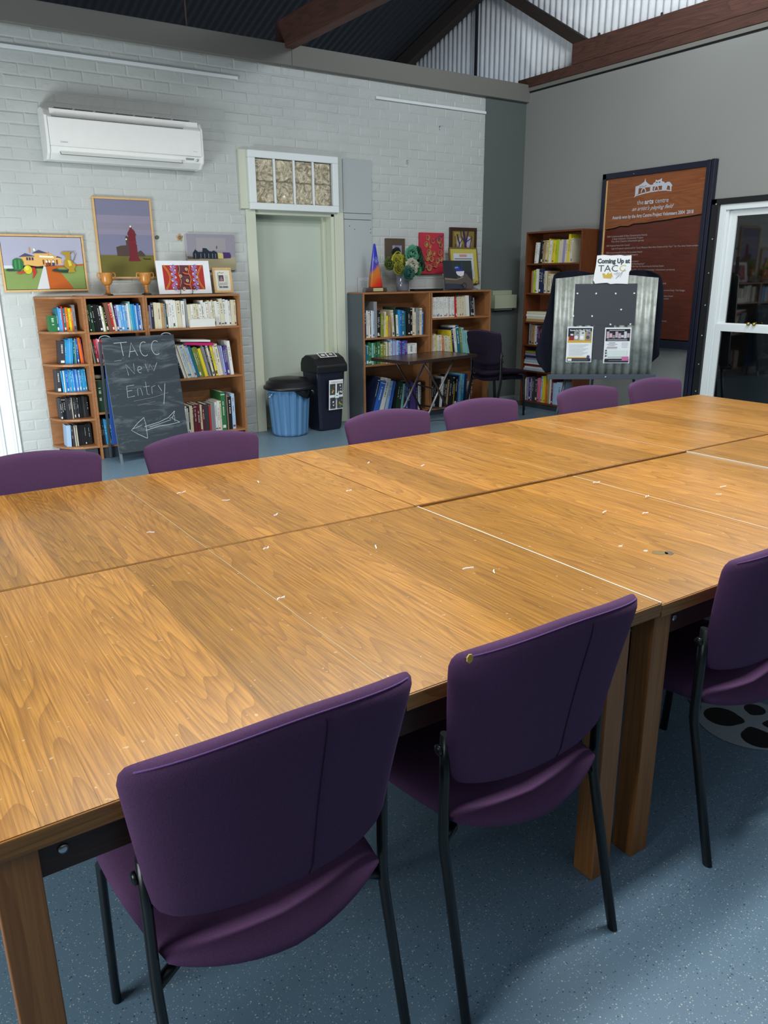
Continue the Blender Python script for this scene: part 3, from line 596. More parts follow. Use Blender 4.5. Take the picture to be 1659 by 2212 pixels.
def books(root, shelf, x0, x1, z, specs, seed, d=.16, yin=.03, ends=True):
    rnd = random.Random(seed); x = x0; i = 0; rz = root.rotation_euler.z; R = Matrix.Rotation(rz, 3, 'Z'); pa_ = 0; ph_ = .3; order = []
    for sp in specs:
        cs, cnt, hm, hv, wm, lean = sp; cs = cs.split()
        for k in range(cnt):
            c = rnd.choice(cs) if len(cs) > 1 else cs[0]; h = hm + rnd.uniform(-hv, hv); th = max(.007, wm * rnd.uniform(.65, 1.4)); dd = min(d, h * .78); a = math.radians(lean) + rnd.uniform(-.004, .004) * (0 if lean == 0 else 1)
            adv = th / max(.3, math.cos(a)) + .0008
            if pa_ > a: x += min(ph_, h) * (math.tan(pa_) - math.tan(a))
            if x + adv + h * max(0, math.tan(a)) > x1: break
            pa_, ph_ = a, h
            q, ms = book_mesh(th, dd, h, c, rnd.random() < .75, rnd)
            # pivot on the lower corner it leans over
            if a > 0:  # leans right: pivot bottom right
                q.v = [(vx - th, vy, vz) for vx, vy, vz in q.v]; px = x + adv
            else: px = x
            o = q.build('book', ms, None); p = R @ Vector((px, yin + rnd.uniform(0, .012), z)) + root.location; o.location = p
            o.rotation_euler = (0, a, rz) if a else (0, 0, rz)
            ALLB.append(o); i += 1; sz = ('tall ' if h > .26 else 'short ' if h < .17 else '') + ('thin ' if th < .013 else 'thick ' if th > .03 else '')
            tag(o, f"{sz}{NAMES.get(c, c)} book, {ORD[i-1]} from left, {shelf}", 'book', 'books on the ' + shelf); order.append(o); x += adv
    return x
def flat(root, label, group, x, y, z, L, D, H, c, rz=0, name='book', cat='book'):
    q = MB(); cv = .002; q.m = 0; q.box(0, 0, 0, L, D, cv).box(0, 0, H - cv, L, D, H).box(0, 0, cv, L, cv, H - cv); q.m = 1; q.box(.003, cv, cv, L - .003, D - .003, H - cv)
    R = Matrix.Rotation(root.rotation_euler.z, 3, 'Z'); o = q.build(name, [col(PAL.get(c, c), .5), PAGE], None); o.location = R @ Vector((x, y, z)) + root.location; o.rotation_euler = (0, 0, root.rotation_euler.z + rz)
    return tag(o, label, cat, group)
# corner display unit
cu = thing('corner_shelf_unit', 'rounded end shelf unit at the left of the bookcases', 'shelf', (-5.155, -.31, 0))
DP = .30; WC = .325
def quarter(z, t, nm):
    pts = [(0, DP), (0, 0)] + [(-WC * math.sin(a) ** .9, DP * (1 - math.cos(a)) * 1.0) for a in [PI / 2 * k / 12 for k in range(1, 13)]]
    return MB().prism(pts[::-1], z - t, z, 'z').build(nm, W_LAM, cu, bevel=.0015)
quarter(1.362, .018, 'top_panel')
CZ = [1.085, .818, .587, .358, .12]
for z in CZ: quarter(z, .018, 'shelf')
bx('side_panel', W_LAM, cu, -.018, .002, .10, 0, DP, 1.344); bx('back_panel', W_LAM, cu, -WC + .003, DP - .008, .10, -.018, DP, 1.344)
MB().prism([(-.02, DP - .02), (-.02, .02), (-.12, .035), (-.22, .11), (-.28, DP - .02)][::-1], 0, .10, 'z').build('plinth', col('#2f3740', .5), cu)
cg = 'rounded end unit'
books(cu, 'top shelf of the ' + cg, -.265, -.03, CZ[0], [('green', 1, .13, 0, .045, 0), ('teal grey', 1, .185, 0, .018, 0), ('sky', 2, .185, .01, .014, 0), ('red', 1, .20, 0, .016, 0), ('teal', 1, .185, 0, .012, 0), ('orange yellow', 4, .19, .01, .014, 0), ('purple grey', 1, .21, 0, .02, 0), ('olive charcoal', 1, .2, 0, .022, 0), ('darkgreen', 1, .2, 0, .03, 0)], 1, .12, .10)
books(cu, 'second shelf of the ' + cg, -.22, -.02, CZ[1], [('charcoal', 1, .19, 0, .03, 4), ('cyan sky', 4, .2, .01, .013, 5), ('aqua teal', 2, .2, .01, .01, 3), ('blue', 1, .2, .0, .02, 0), ('orange', 1, .21, 0, .014, -3), ('pink', 1, .2, 0, .012, -3), ('orange', 3, .2, .01, .015, -3)], 2, .12, .10)
books(cu, 'third shelf of the ' + cg, -.27, -.02, CZ[2], [('charcoal', 1, .185, 0, .03, 2), ('cyan', 1, .18, .0, .015, -2), ('white', 1, .18, 0, .008, 0), ('cyan blue sky', 16, .182, .006, .0115, -1)], 3, .12, .09)
books(cu, 'fourth shelf of the ' + cg, -.27, -.03, CZ[3], [('charcoal black', 4, .18, .004, .013, 0), ('charcoal', 3, .18, .004, .009, 0), ('cream', 1, .18, 0, .007, 0), ('black charcoal', 22, .18, .005, .0085, 0)], 4, .12, .09)
books(cu, 'bottom shelf of the ' + cg, -.25, -.03, CZ[4], [('lightblue', 1, .185, 0, .03, 3), ('charcoal cream grey', 5, .18, .005, .0085, 0), ('black', 24, .18, .006, .0085, 0)], 5, .12, .09)
# narrow bookcase
nbx = bookcase('narrow wooden bookcase with four levels behind the chalkboard', (-5.153, -.31, 0), 0, .503, 1.362, .30, [(.018, .485, [1.072, .814, .402, .115])], W_LAM, .115, backm=BLKM)
ng = 'narrow bookcase'
books(nbx, 'top shelf of the ' + ng, .02, .483, 1.072, [('darkgreen black', 2, .22, .01, .018, -4), ('black', 3, .22, .008, .018, -5), ('white', 1, .21, .0, .014, -5), ('olive', 1, .2, .0, .008, -5), ('black', 1, .205, 0, .02, -6), ('brown', 1, .235, 0, .026, -6), ('red', 1, .235, 0, .024, -6), ('cream', 1, .235, 0, .024, -6), ('purple', 1, .215, 0, .012, -3), ('lightblue sky', 2, .215, 0, .016, -3), ('sky', 1, .215, 0, .03, -2), ('lightblue', 1, .21, .0, .018, -2), ('white', 1, .225, 0, .014, -2), ('aqua', 1, .24, 0, .016, -2), ('cyan blue', 2, .22, .01, .015, -2), ('lightblue blue', 6, .215, .01, .011, -1)], 6, .19)
books(nbx, 'second shelf of the ' + ng, .02, .20, .814, [('charcoal cream', 2, .19, .01, .012, -5), ('red', 1, .2, 0, .012, -5), ('black pink', 2, .2, .01, .014, -5), ('white', 1, .2, 0, .012, -5), ('red', 2, .2, .005, .018, -5)], 7, .15)
books(nbx, 'third shelf of the ' + ng, .02, .16, .402, [('darkgreen', 2, .27, .003, .048, 0), ('white', 1, .24, 0, .014, 0)], 8, .22)
o = tag(MB().lathe([(.004, -.012), (.035, -.008), (.048, .006), (.03, .02), (.004, .024)], 14, mod=lambda a, z: 1 + .2 * math.sin(3 * a + z * 50)).build('pale_stone', col('#b9b79c', .8), None, (-5.09, -.2, .689), (0, 0, 0)), 'small pale stone lying on the thick dark green books', 'stone')
books(nbx, 'bottom shelf of the ' + ng, .02, .22, .115, [('maroon charcoal', 2, .21, .01, .012, -4), ('cyan', 2, .22, .005, .018, -3), ('teal', 1, .22, .0, .02, -3), ('brown', 3, .21, .01, .014, -2)], 9, .17)
# wide bookcase
wbx = bookcase('wide wooden bookcase with three levels left of the doorway', (-4.648, -.31, 0), 0, .875, 1.358, .30, [(.018, .857, [1.077, .63, .117])], W_LAM, .117)
wg = 'wide bookcase'
books(wbx, 'top shelf of the ' + wg, .02, .855, 1.077, [('olive', 1, .15, 0, .016, 0), ('pink lilac', 1, .2, 0, .014, 0), ('charcoal', 1, .225, 0, .03, 0), ('cream', 2, .22, .002, .034, 0), ('tan', 1, .215, 0, .02, 0), ('darkgreen grey', 2, .21, 0, .012, 0), ('white', 4, .24, .005, .019, -2), ('cream', 1, .232, 0, .028, -2), ('white', 1, .23, 0, .03, 0), ('grey', 1, .245, 0, .026, -2), ('cream white', 5, .2, .004, .022, -2), ('white cream', 9, .22, .01, .018, -3), ('cream', 1, .24, 0, .024, -3), ('tan white', 3, .225, .01, .022, -2), ('cream', 2, .225, .01, .024, 0), ('yellow charcoal', 2, .225, .01, .012, 0)], 10, .19)
flat(wbx, 'long white box file lying on its side, top shelf of the wide bookcase', 'flat files', .385, .0, 1.077, .235, .13, .07, 'white', name='box_file', cat='file')
books(wbx, 'middle shelf of the ' + wg, .18, .855, .63, [('navy black', 3, .27, .02, .014, -14), ('white cream', 3, .3, .01, .015, -15), ('cream lightblue white', 5, .30, .01, .015, -15), ('teal', 1, .29, 0, .016, -15), ('olive cream', 3, .28, .01, .014, -14), ('yellow', 1, .26, 0, .02, -13), ('grey white', 3, .28, .01, .012, -12), ('cream charcoal', 3, .28, .01, .013, -11), ('yellow', 1, .29, 0, .018, -10), ('cream', 2, .285, .01, .024, -9), ('lilac', 1, .27, 0, .018, -8), ('lightblue', 1, .27, 0, .014, -7), ('navy purple', 2, .26, .01, .018, -6), ('grey', 1, .25, 0, .01, -6), ('white', 1, .31, 0, .02, -5)], 11, .21)
o = flat(wbx, 'bright magenta book lying slanted across the leaning books, wide bookcase', 'slanted books on the wide bookcase', .33, .022, .925, .27, .19, .024, 'magenta'); o.rotation_euler = (0, math.radians(4), 0)
o = flat(wbx, 'white book lying slanted on top of the magenta book, wide bookcase', 'slanted books on the wide bookcase', .29, .02, .957, .28, .19, .016, 'white'); o.rotation_euler = (0, math.radians(3), 0)
books(wbx, 'bottom shelf of the ' + wg, .27, .855, .117, [('charcoal white', 3, .25, .01, .014, 0), ('black', 1, .25, 0, .012, 0), ('cream', 1, .26, 0, .024, 0), ('maroon brown', 1, .25, 0, .016, 0), ('maroon', 2, .26, .01, .026, 0), ('cream', 1, .26, 0, .02, 0), ('maroon', 1, .25, 0, .02, 0), ('charcoal', 1, .26, 0, .036, 0), ('red', 1, .245, 0, .022, 0), ('grey', 2, .25, .01, .022, 0), ('white', 1, .27, 0, .03, 0), ('white', 1, .28, 0, .026, 0), ('cream', 1, .28, 0, .02, 0), ('green', 1, .36, 0, .036, 0), ('charcoal', 1, .35, 0, .02, 0), ('tan', 1, .33, 0, .014, 0), ('black', 1, .31, 0, .034, 0), ('lightblue', 1, .335, 0, .036, 0)], 12, .25)
# right bookcase on the brick wall
rbx = bookcase('teak double bookcase with a dark grey left side, right of the bins', (-2.432, -.31, 0), 0, 1.722, 1.342, .30, [(.018, .842, [.889, .615, .082]), (.886, 1.704, [1.06, .628, .075])], W_LAM, .075, side_mat=W_LAM)
bx('side_cladding', col('#4a5359', .5), rbx, -.006, .012, 0, 0, .305, 1.33)
bx('divider_panel', W_LAM, rbx, .842, 0, .075, .860, .294, 1.324, .0015)
rg = 'teak double bookcase'
books(rbx, 'upper left shelf of the ' + rg, .022, .80, .889, [('lightblue', 1, .265, 0, .014, 0), ('navy white', 3, .27, .01, .018, 0), ('charcoal', 1, .265, 0, .014, 0), ('white lightblue', 2, .27, .005, .018, 0), ('grey', 1, .36, 0, .03, 0), ('black', 2, .27, .01, .018, 0), ('cream olive', 3, .24, .02, .018, 2), ('yellow', 1, .215, 0, .03, 2), ('tan', 2, .2, .01, .02, 3), ('cream', 1, .27, 0, .02, -4), ('darkgreen', 1, .3, 0, .024, -2), ('white', 1, .22, 0, .034, -3), ('blue cyan', 2, .27, .01, .024, -1), ('teal aqua', 2, .265, .01, .02, -1), ('black', 3, .29, .02, .03, -1), ('cream', 1, .285, 0, .022, 0), ('cream', 1, .24, 0, .02, 0), ('grey', 2, .28, .005, .034, 0), ('cream', 1, .28, 0, .024, 0), ('blue lightblue', 3, .24, .01, .018, 0)], 13, .21)
books(rbx, 'middle left shelf of the ' + rg, .022, .82, .615, [('teal navy', 2, .21, .01, .022, 0), ('green', 2, .225, .01, .028, 0), ('aqua', 1, .22, 0, .014, 0), ('darkgreen green', 3, .22, .01, .03, 0), ('olive', 2, .205, .005, .034, 0), ('cream grey', 3, .215, .01, .016, 0), ('lilac lightblue white', 5, .235, .015, .018, 0), ('purple white blue', 7, .225, .01, .014, 0), ('white', 1, .19, 0, .07, 0), ('white', 1, .19, 0, .02, 0)], 14, .17)
books(rbx, 'bottom left shelf of the ' + rg, .09, .80, .082, [('navy', 1, .40, 0, .04, 16), ('blue', 1, .36, 0, .05, 18), ('white', 1, .38, 0, .04, 17), ('lightblue', 1, .35, 0, .03, 14), ('blue navy', 1, .34, .0, .034, 13), ('darkgreen black', 3, .32, .01, .03, 9), ('aqua', 1, .30, 0, .02, 7), ('charcoal', 1, .31, 0, .02, 5), ('purple navy blue', 5, .30, .01, .026, 1), ('white charcoal black', 5, .29, .01, .02, 0)], 15, .23)
books(rbx, 'upper right shelf of the ' + rg, .888, 1.60, 1.06, [('white', 18, .215, .003, .013, -2), ('cream white', 5, .215, .003, .013, -3), ('red cream', 2, .215, 0, .012, -3), ('cream', 10, .215, .004, .012, -3), ('white', 2, .225, 0, .018, -5), ('charcoal black', 3, .215, .01, .016, -6), ('grey', 1, .2, 0, .012, -6)], 16, .17)
books(rbx, 'middle right shelf of the ' + rg, .888, 1.66, .628, [('cream white', 3, .25, .01, .02, -2), ('yellow', 1, .245, 0, .012, -2), ('white cream', 3, .245, .01, .02, -3), ('orange tan', 2, .225, .01, .016, -4), ('cream white', 4, .235, .01, .022, -5), ('yellow', 1, .29, 0, .024, -7), ('navy', 1, .32, 0, .03, -8), ('white', 1, .34, 0, .026, -8), ('teal', 1, .34, 0, .034, -9), ('olive aqua', 3, .31, .01, .02, -8), ('sky aqua', 2, .28, .01, .03, -8), ('white', 1, .27, 0, .02, -8)], 17, .22)
books(rbx, 'bottom right shelf of the ' + rg, .90, 1.66, .075, [('black', 4, .31, .015, .03, 4), ('white', 1, .34, 0, .03, 6), ('black', 2, .32, .01, .026, 6), ('tan', 1, .30, 0, .02, 6), ('black', 2, .34, .01, .028, 5), ('yellow', 1, .25, 0, .022, 5), ('black', 1, .33, 0, .03, 5), ('blue', 1, .34, 0, .014, 4), ('aqua', 1, .35, 0, .03, 4), ('cyan', 1, .35, 0, .04, 3), ('navy', 2, .34, .01, .02, 2), ('cream', 3, .25, .01, .018, 0), ('brown', 1, .25, 0, .04, 0)], 18, .23)
# tall dark bookcase on the east wall
ebx = bookcase('tall dark mahogany bookcase against the grey wall behind the easel', (-.275, -.385, 0), -PI / 2, .825, 1.957, .25, [(.018, .807, [1.621, 1.301, .985, .724, .43, .075])], W_EAST, .075)
eg = 'tall dark bookcase'
books(ebx, 'top shelf of the ' + eg, .10, .80, 1.621, [('white', 3, .22, .004, .02, 4), ('black navy', 2, .25, .01, .02, 6), ('tan cream', 3, .24, .01, .022, 5), ('yellow', 1, .255, 0, .02, 3), ('cream white', 2, .245, .01, .022, 3), ('yellow', 2, .23, .01, .022, 3), ('lime', 2, .235, .01, .018, 2), ('lilac cream', 4, .23, .01, .026, 3), ('yellow', 1, .29, 0, .034, 3), ('cream', 2, .25, .01, .016, 3)], 19, .17)
books(ebx, 'second shelf of the ' + eg, .06, .80, 1.301, [('darkgreen', 1, .22, 0, .014, 0), ('orange', 1, .24, 0, .02, 0), ('grey', 1, .24, 0, .02, 0), ('lime', 2, .25, .005, .018, 0), ('white', 2, .26, .0, .02, 0), ('navy', 3, .26, .005, .026, 0), ('cream tan', 3, .235, .005, .022, 0), ('cream', 5, .2, .01, .03, 0), ('white', 4, .2, .01, .03, 0)], 20, .18)
for k, (c, l) in enumerate([('tan', 'bottom'), ('cream', 'second'), ('white', 'third'), ('cream', 'top')]): flat(ebx, f'{l} {NAMES.get(c, c)} magazine of the low pile, third shelf of the tall bookcase', 'magazine pile on the third shelf', .03 + .008 * (k % 2), .02, .985 + k * .028, .34, .2, .026, c)
books(ebx, 'fourth shelf of the ' + eg, .07, .80, .724, [('white', 1, .235, 0, .012, 0), ('grey', 1, .225, 0, .04, 0), ('tan', 1, .22, 0, .04, 0), ('white', 2, .215, .005, .018, 0), ('purple maroon', 3, .2, .01, .026, 0), ('lilac pink', 3, .2, .01, .02, 0), ('black', 3, .22, .01, .02, 3), ('lightblue yellow', 2, .23, 0, .016, 4)], 21, .17)
for k, (c, l) in enumerate([('lightblue', 'bottom'), ('white', 'second'), ('maroon', 'third'), ('white', 'fourth'), ('lightblue', 'fifth'), ('grey', 'sixth'), ('navy', 'seventh'), ('lilac', 'eighth'), ('olive', 'top')]): flat(ebx, f'{l} {NAMES.get(c, c)} magazine of the high pile, fifth shelf of the tall bookcase', 'magazine pile on the fifth shelf', .03 + .01 * (k % 3), .015 + .004 * (k % 2), .43 + k * .0245, .36, .2, .023, c)
books(ebx, 'bottom shelf of the ' + eg, .05, .80, .075, [('cream', 1, .26, 0, .02, 0), ('lightblue lilac', 2, .26, .01, .02, 0), ('navy', 1, .26, 0, .024, 0), ('lilac', 1, .26, 0, .02, 0), ('charcoal', 3, .27, .01, .024, 0), ('pink lilac', 2, .28, .01, .026, 0), ('lightblue', 1, .30, 0, .024, 2), ('yellow', 2, .3, .01, .026, 2), ('orange', 1, .22, 0, .022, 2), ('olive tan', 2, .3, .01, .022, 0), ('white', 1, .3, 0, .02, 0), ('maroon', 1, .28, 0, .024, 0), ('lightblue white', 2, .25, .01, .06, 0)], 22, .2)
# only the 292 books that show largest stay single; the smallest spines become one joined piece
def shows(o):
    c = sum((Vector(v) for v in o.bound_box), Vector()) / 8; c = o.matrix_basis @ c; d_ = o.dimensions
    return -(d_.x * d_.z) / (c - cam.location).length_squared
bpy.context.view_layer.update()
ALLB.sort(key=shows); tail = ALLB[292:]
if tail:
    jb = MB(); mats_ = []; mis = []
    for o in tail:
        me = o.data; M_ = o.matrix_basis; b_ = len(jb.v); jb.v += [tuple(M_ @ v.co) for v in me.vertices]
        for p_ in me.polygons:
            mt = me.materials[p_.material_index]
            if mt not in mats_: mats_.append(mt)
            jb.f.append(tuple(b_ + k for k in p_.vertices)); jb.mi.append(mats_.index(mt)); jb.sm.append(False)
        bpy.data.objects.remove(o)
    o = jb.build('thin_books', mats_); tag(o, 'thinnest and smallest book spines packed between the other books on all the bookcases', 'books'); o['kind'] = 'stuff'
# ------------------------------------------------------------------ chalkboard A frame
import itertools
ang = math.atan2(.18, .96)
cb = thing('chalkboard_sign', 'black A-frame chalkboard with chalk lettering and arrow before the left bookcases', 'chalkboard', (-5.07, -.60, 0), 0)
def lean(o, y0=0, s=1): o.rotation_euler = (-ang * s, 0, 0); o.location.y = y0; return o
bw, bh = .615, .965
o = bx('board_panel', CHALKB, cb, 0, 0, 0, bw, .012, bh, .002); o.location = (0, .018, .085); o.rotation_euler = (-ang, 0, 0); brd = o
for x in (0.0, bw - .022): o = bx('front_leg', col('#5c646a', .5), cb, x, .012, 0, x + .022, .032, 1.0, .002); o.location = (0, .002, 0); o.rotation_euler = (-ang, 0, 0)
o = bx('rear_panel', col('#2a4f9a', .5), cb, .02, 0, .02, bw - .03, .008, .85, .002); o.location = (-.01, .262, .10); o.rotation_euler = (math.radians(3.2), 0, 0)
for x in (-.02, bw - .03): o = bx('rear_leg', col('#3a4047', .5), cb, x, 0, 0, x + .02, .018, 1.0, .002); o.location = (0, .272, 0); o.rotation_euler = (math.radians(3.2), 0, 0)
for cx in (.03, bw - .065):
    pts = [(cx - .045 + .09 * k / 10 if False else cx + .045 * math.cos(PI * (1 - k / 10)), .0, .955 + .024 * math.sin(PI * k / 10)) for k in range(11)]
    o = MB().tube(pts, .004, 6).build('hinge_loop', col('#8fa3ad', .4), cb, (0, .024, .085)); o.rotation_euler = (-ang, 0, 0)
ch = ART(bw, bh, 0, .0001)
def st_(pts, wd=.0065):
    wd *= .58
    ch.line(CHALK, [(a, 1 - b) for a, b in pts], wd)
def arc(cx, cy, rx, ry, a0, a1, n=12): return [(cx + rx * math.cos(math.radians(a0 + (a1 - a0) * k / n)), cy - ry * math.sin(math.radians(a0 + (a1 - a0) * k / n))) for k in range(n + 1)]
st_([(.15, .052), (.33, .048)]); st_([(.245, .052), (.255, .165)]); st_([(.33, .178), (.385, .055), (.45, .170)]); st_([(.352, .132), (.425, .128)])
st_(arc(.555, .115, .06, .062, 60, 305)); st_(arc(.72, .11, .062, .062, 55, 305))
st_([(.285, .335), (.265, .235), (.37, .325), (.375, .235)], .005); st_([(.42, .295), (.475, .285)] + arc(.45, .292, .03, .028, 20, 300), .005); st_([(.535, .245), (.56, .315), (.60, .25), (.64, .312), (.70, .24)], .005)
st_([(.335, .42), (.235, .425), (.225, .525), (.325, .515)], .005); st_([(.235, .47), (.30, .465)], .005); st_([(.37, .515), (.375, .455), (.42, .45), (.435, .515)], .004); st_([(.50, .40), (.50, .51), (.53, .515)], .004); st_([(.46, .445), (.55, .44)], .004); st_([(.57, .51), (.575, .45), (.625, .44)], .004); st_([(.67, .44), (.71, .495)], .005); st_([(.77, .43), (.71, .61)], .006)
st_([(.40, .71), (.30, .755), (.205, .81), (.29, .85), (.405, .895)], .006); st_([(.40, .71), (.415, .775), (.41, .895)], .005); st_([(.39, .79), (.60, .765), (.74, .735), (.85, .68)], .006); st_([(.40, .825), (.60, .80), (.76, .795), (.90, .785)], .006); st_([(.85, .68), (.80, .745), (.90, .785)], .006); st_([(.46, .80), (.78, .755)], .005); st_([(.22, .80), (.36, .775)], .004); st_([(.76, .745), (.84, .72), (.83, .775)], .005)
st_([(.30, .56), (.60, .54), (.80, .51)], .0016); st_([(.34, .60), (.60, .58)], .0014); st_([(.12, .205), (.22, .20)], .003)
o = ch.build('chalk_writing', brd)
# ------------------------------------------------------------------ bins
gb = thing('rubbish_bin', 'round light blue ribbed rubbish bin with black lid in the doorway', 'bin', (-3.31, -.30, 0))
BLU = col('#5580a8', .4)
MB().lathe([(.150, 0), (.168, .012), (.172, .03), (.200, .425), (.203, .43), (.212, .45), (.216, .47), (.205, .475)], 204, mod=lambda a, z: 1 + (.035 * max(-1, min(1, 4 * math.sin(a * 17))) if (.02 < z < .44) else 0)).build('bin_body', BLU, gb)
MB().lathe([(.238, .455), (.245, .462), (.243, .485), (.222, .492), (.216, .525), (.196, .530), (.188, .553), (.10, .566), (.01, .568)], 40).build('bin_lid', BLK, gb)
q = MB(); n_ = 16; v = []
for k in range(n_ + 1):
    a = math.radians(-105 + 85 * k / n_); dz = -.085 * math.sin(PI * k / n_) ; v += [(math.cos(a) * .226, math.sin(a) * .226, .470), (math.cos(a) * .222, math.sin(a) * .222, .455 + dz)]
q.add(v, [(2 * i, 2 * i + 1, 2 * i + 3, 2 * i + 2) for i in range(n_)], True); o = q.build('bin_liner', col('#0b0c0e', .25), gb); s_ = o.modifiers.new('t', 'SOLIDIFY'); s_.thickness = .004
for a in (-168, -12):
    ca, sa = math.cos(math.radians(a)), math.sin(math.radians(a)); P = lambda r, t, z: (ca * r - sa * t, sa * r + ca * t, z)
    MB().tube([P(.212, -.03, .43), P(.24, -.028, .42), P(.262, 0, .375), P(.24, .028, .42), P(.212, .03, .43)], .0045, 7).build('handle', CHROME, gb)
kb = thing('recycling_bin', 'tall black swing-top recycling bin with a paper poster beside the blue bin', 'bin', (-2.885, -.255, 0), math.radians(4))
q = MB(); sec = lambda w_, d_, z: [(-w_, -d_, z), (-w_ + .03, -d_ - .02, z), (w_ - .03, -d_ - .02, z), (w_, -d_, z), (w_, d_, z), (-w_, d_, z)]
lv = [(.125, .09, 0), (.135, .10, .02), (.165, .125, .52), (.168, .128, .60)]; v = sum([sec(*l) for l in lv], []); fs = [tuple(range(6))[::-1], tuple(range(18, 24))]
for i in range(3):
    for j in range(6): fs.append((i * 6 + j, i * 6 + (j + 1) % 6, (i + 1) * 6 + (j + 1) % 6, (i + 1) * 6 + j))
q.add(v, fs); q.build('bin_body', NAVY, kb, bevel=.006)
MB().prism([(-.168, .585), (-.168, .655), (-.10, .725), (-.02, .755), (.05, .755), (.12, .72), (.145, .67), (.145, .585)], -.182, .182, 'x').build('swing_lid', BLK, kb, bevel=.012)
po = thing('recycling_poster', 'white recycling poster with four photos taped to the black bin', 'poster', (-2.885 - .045, -.255 - .163, .215), math.radians(4)); po.rotation_euler = (math.radians(3.4), 0, math.radians(4))
pa = ART(.17, .30, 0); pa.r('#e6e8e6', 0, 0, 1, 1)
for (a, b, cs) in ((.06, .50, ('#c9b04a', '#3e5f3a', '#e8e4d8', '#a03a2a')), (.55, .50, ('#cfc39a', '#e9e6da', '#4a5560')), (.06, .05, ('#d9d4c8', '#a04a2e', '#2a3038')), (.55, .05, ('#7d9a3a', '#c98a4a', '#4a555a'))):
    pa.r('#3c464c', a, b, a + .40, b + .37); rnd = random.Random(int(a * 100 + b * 10))
    for k in range(9): pa.e(rnd.choice(cs), a + rnd.uniform(.08, .32), b + rnd.uniform(.06, .31), rnd.uniform(.03, .07), rnd.uniform(.015, .04), 8)
pa.r('#dfe9ea', .38, .40, .64, .56); pa.r('#33808a', .44, .47, .58, .50); pa.build('poster_sheet', po)
text('poster_heading', 'TOMRA RECYCLING', .018, col('#3a3f44', .6), po, (.085, -.018, .275), width=.15)
po2 = thing('lid_poster', 'small white two-photo poster on the lid of the black bin', 'poster', (-2.885, -.3255, .744), math.radians(4)); po2.rotation_euler = (math.radians(-63), 0, math.radians(4))
pb = ART(.2, .085, -.012); pb.r('#e6e8e6', -.5, -.5, .5, .5); pb.r('#4a5258', -.45, -.4, -.03, .4); pb.r('#4a5258', .03, -.4, .45, .4); pb.e('#d9d4c8', -.24, 0, .12, .2); pb.e('#cfc39a', .24, .05, .1, .2); pb.build('poster_sheet', po2)
# ------------------------------------------------------------------ pictures and ornaments
def picture(name, label, cat, loc, w_, h_, t, fm, rx=0, rz=0, d=.025):
    T = thing(name, label, cat, loc); T.rotation_euler = (rx, 0, rz)
    if t: frame('frame', fm, T, w_, h_, t, d)
    bx('backing', col('#8a8478', .8), T, t * .5, -d * .6, t * .5, w_ - t * .5, -.002, h_ - t * .5)
    return T
# still life
T = picture('still_life_painting', 'painting of vegetables, gold jug and yellow villa in a pale pine frame', 'painting', (-5.69, -.006, 1.402), .66, .446, .016, W_PINE); w_, h_ = .60, .396
a = ART(.62, .406, -.016); S_ = lambda L: [(x / 830, 1 - y / 555) for x, y in L]
a.r('#22201e', -.008, -.012, 1.008, 1.012); a.r('#a7a8ba', 0, .46, 1, 1); a.r('#c9ccd4', 0, .38, .2, .46); a.r('#7d9353', 0, 0, 1, .40); a.p('#b45a1d', S_([(420, 310), (830, 283), (830, 300), (540, 325), (700, 555), (435, 555)])); a.p('#c9cbce', S_([(405, 305), (425, 310), (440, 555), (310, 555)]))
a.p('#7d9353', S_([(545, 325), (830, 300), (830, 555), (760, 555)]))
a.p('#d9ab62', S_([(180, 210), (320, 200), (325, 160), (460, 160), (560, 210), (600, 230), (600, 285), (340, 310), (190, 290)])); a.p('#4c4a63', S_([(160, 210), (230, 170), (330, 205)])); a.p('#4c4a63', S_([(300, 170), (370, 135), (470, 172)])); a.p('#4c4a63', S_([(540, 215), (560, 200), (610, 222)])); a.r('#c98d4a', .33, .70, .345, .80); a.r('#c98d4a', .56, .62, .57, .72); a.e('#e6e2d0', .395, .76, .014, .03)
for x in (235, 262, 290): a.p('#3a3f52', S_([(x, 215), (x + 18, 215), (x + 18, 245), (x, 245)]))
for x in (400, 440, 500, 540): a.p('#6d4a2a', S_([(x, 240), (x + 14, 240), (x + 14, 290), (x, 290)]))
a.p('#e8e0c4', S_([(370, 190), (520, 200), (520, 222), (370, 215)]))
for x, c in ((440, '#9c3a2e'), (468, '#703028'), (508, '#2c3a78')): a.e(c, x / 830, 1 - 285 / 555, .018, .03); a.e('#e9e4da', x / 830, 1 - 258 / 555, .012, .025)
a.p('#23423a', S_([(10, 350), (30, 338), (170, 345), (160, 358), (40, 360)])); a.p('#2c6b3e', S_([(95, 240), (130, 225), (185, 235), (200, 270), (190, 330), (150, 355), (100, 350), (85, 300)])); a.p('#3f8a4f', S_([(110, 245), (130, 240), (125, 335), (108, 335)])); a.p('#3f8a4f', S_([(150, 240), (168, 240), (165, 335), (148, 340)]))
a.e('#c9bf2a', .285, 1 - 345 / 555, .052, .082, 20); a.e('#ddd34a', .275, 1 - 330 / 555, .025, .04); a.p('#b3402e', S_([(110, 375), (190, 355), (215, 375), (160, 390)])); a.p('#b8322a', S_([(280, 320), (310, 325), (320, 380), (270, 450), (285, 390)]))
a.p('#1f3a38', S_([(480, 348), (520, 338), (560, 350), (650, 350), (660, 380), (600, 378), (500, 362)])); a.p('#a8892a', S_([(588, 155), (700, 150), (690, 200), (690, 240), (745, 300), (720, 345), (730, 375), (650, 378), (665, 345), (620, 310), (620, 250), (650, 220), (640, 190)])); a.p('#d6c04a', S_([(660, 240), (690, 250), (700, 300), (670, 310)])); a.line('#7a6a40', [(x / 830, 1 - y / 555) for x, y in [(700, 160), (735, 150), (750, 180), (735, 220), (715, 260)]], .006)
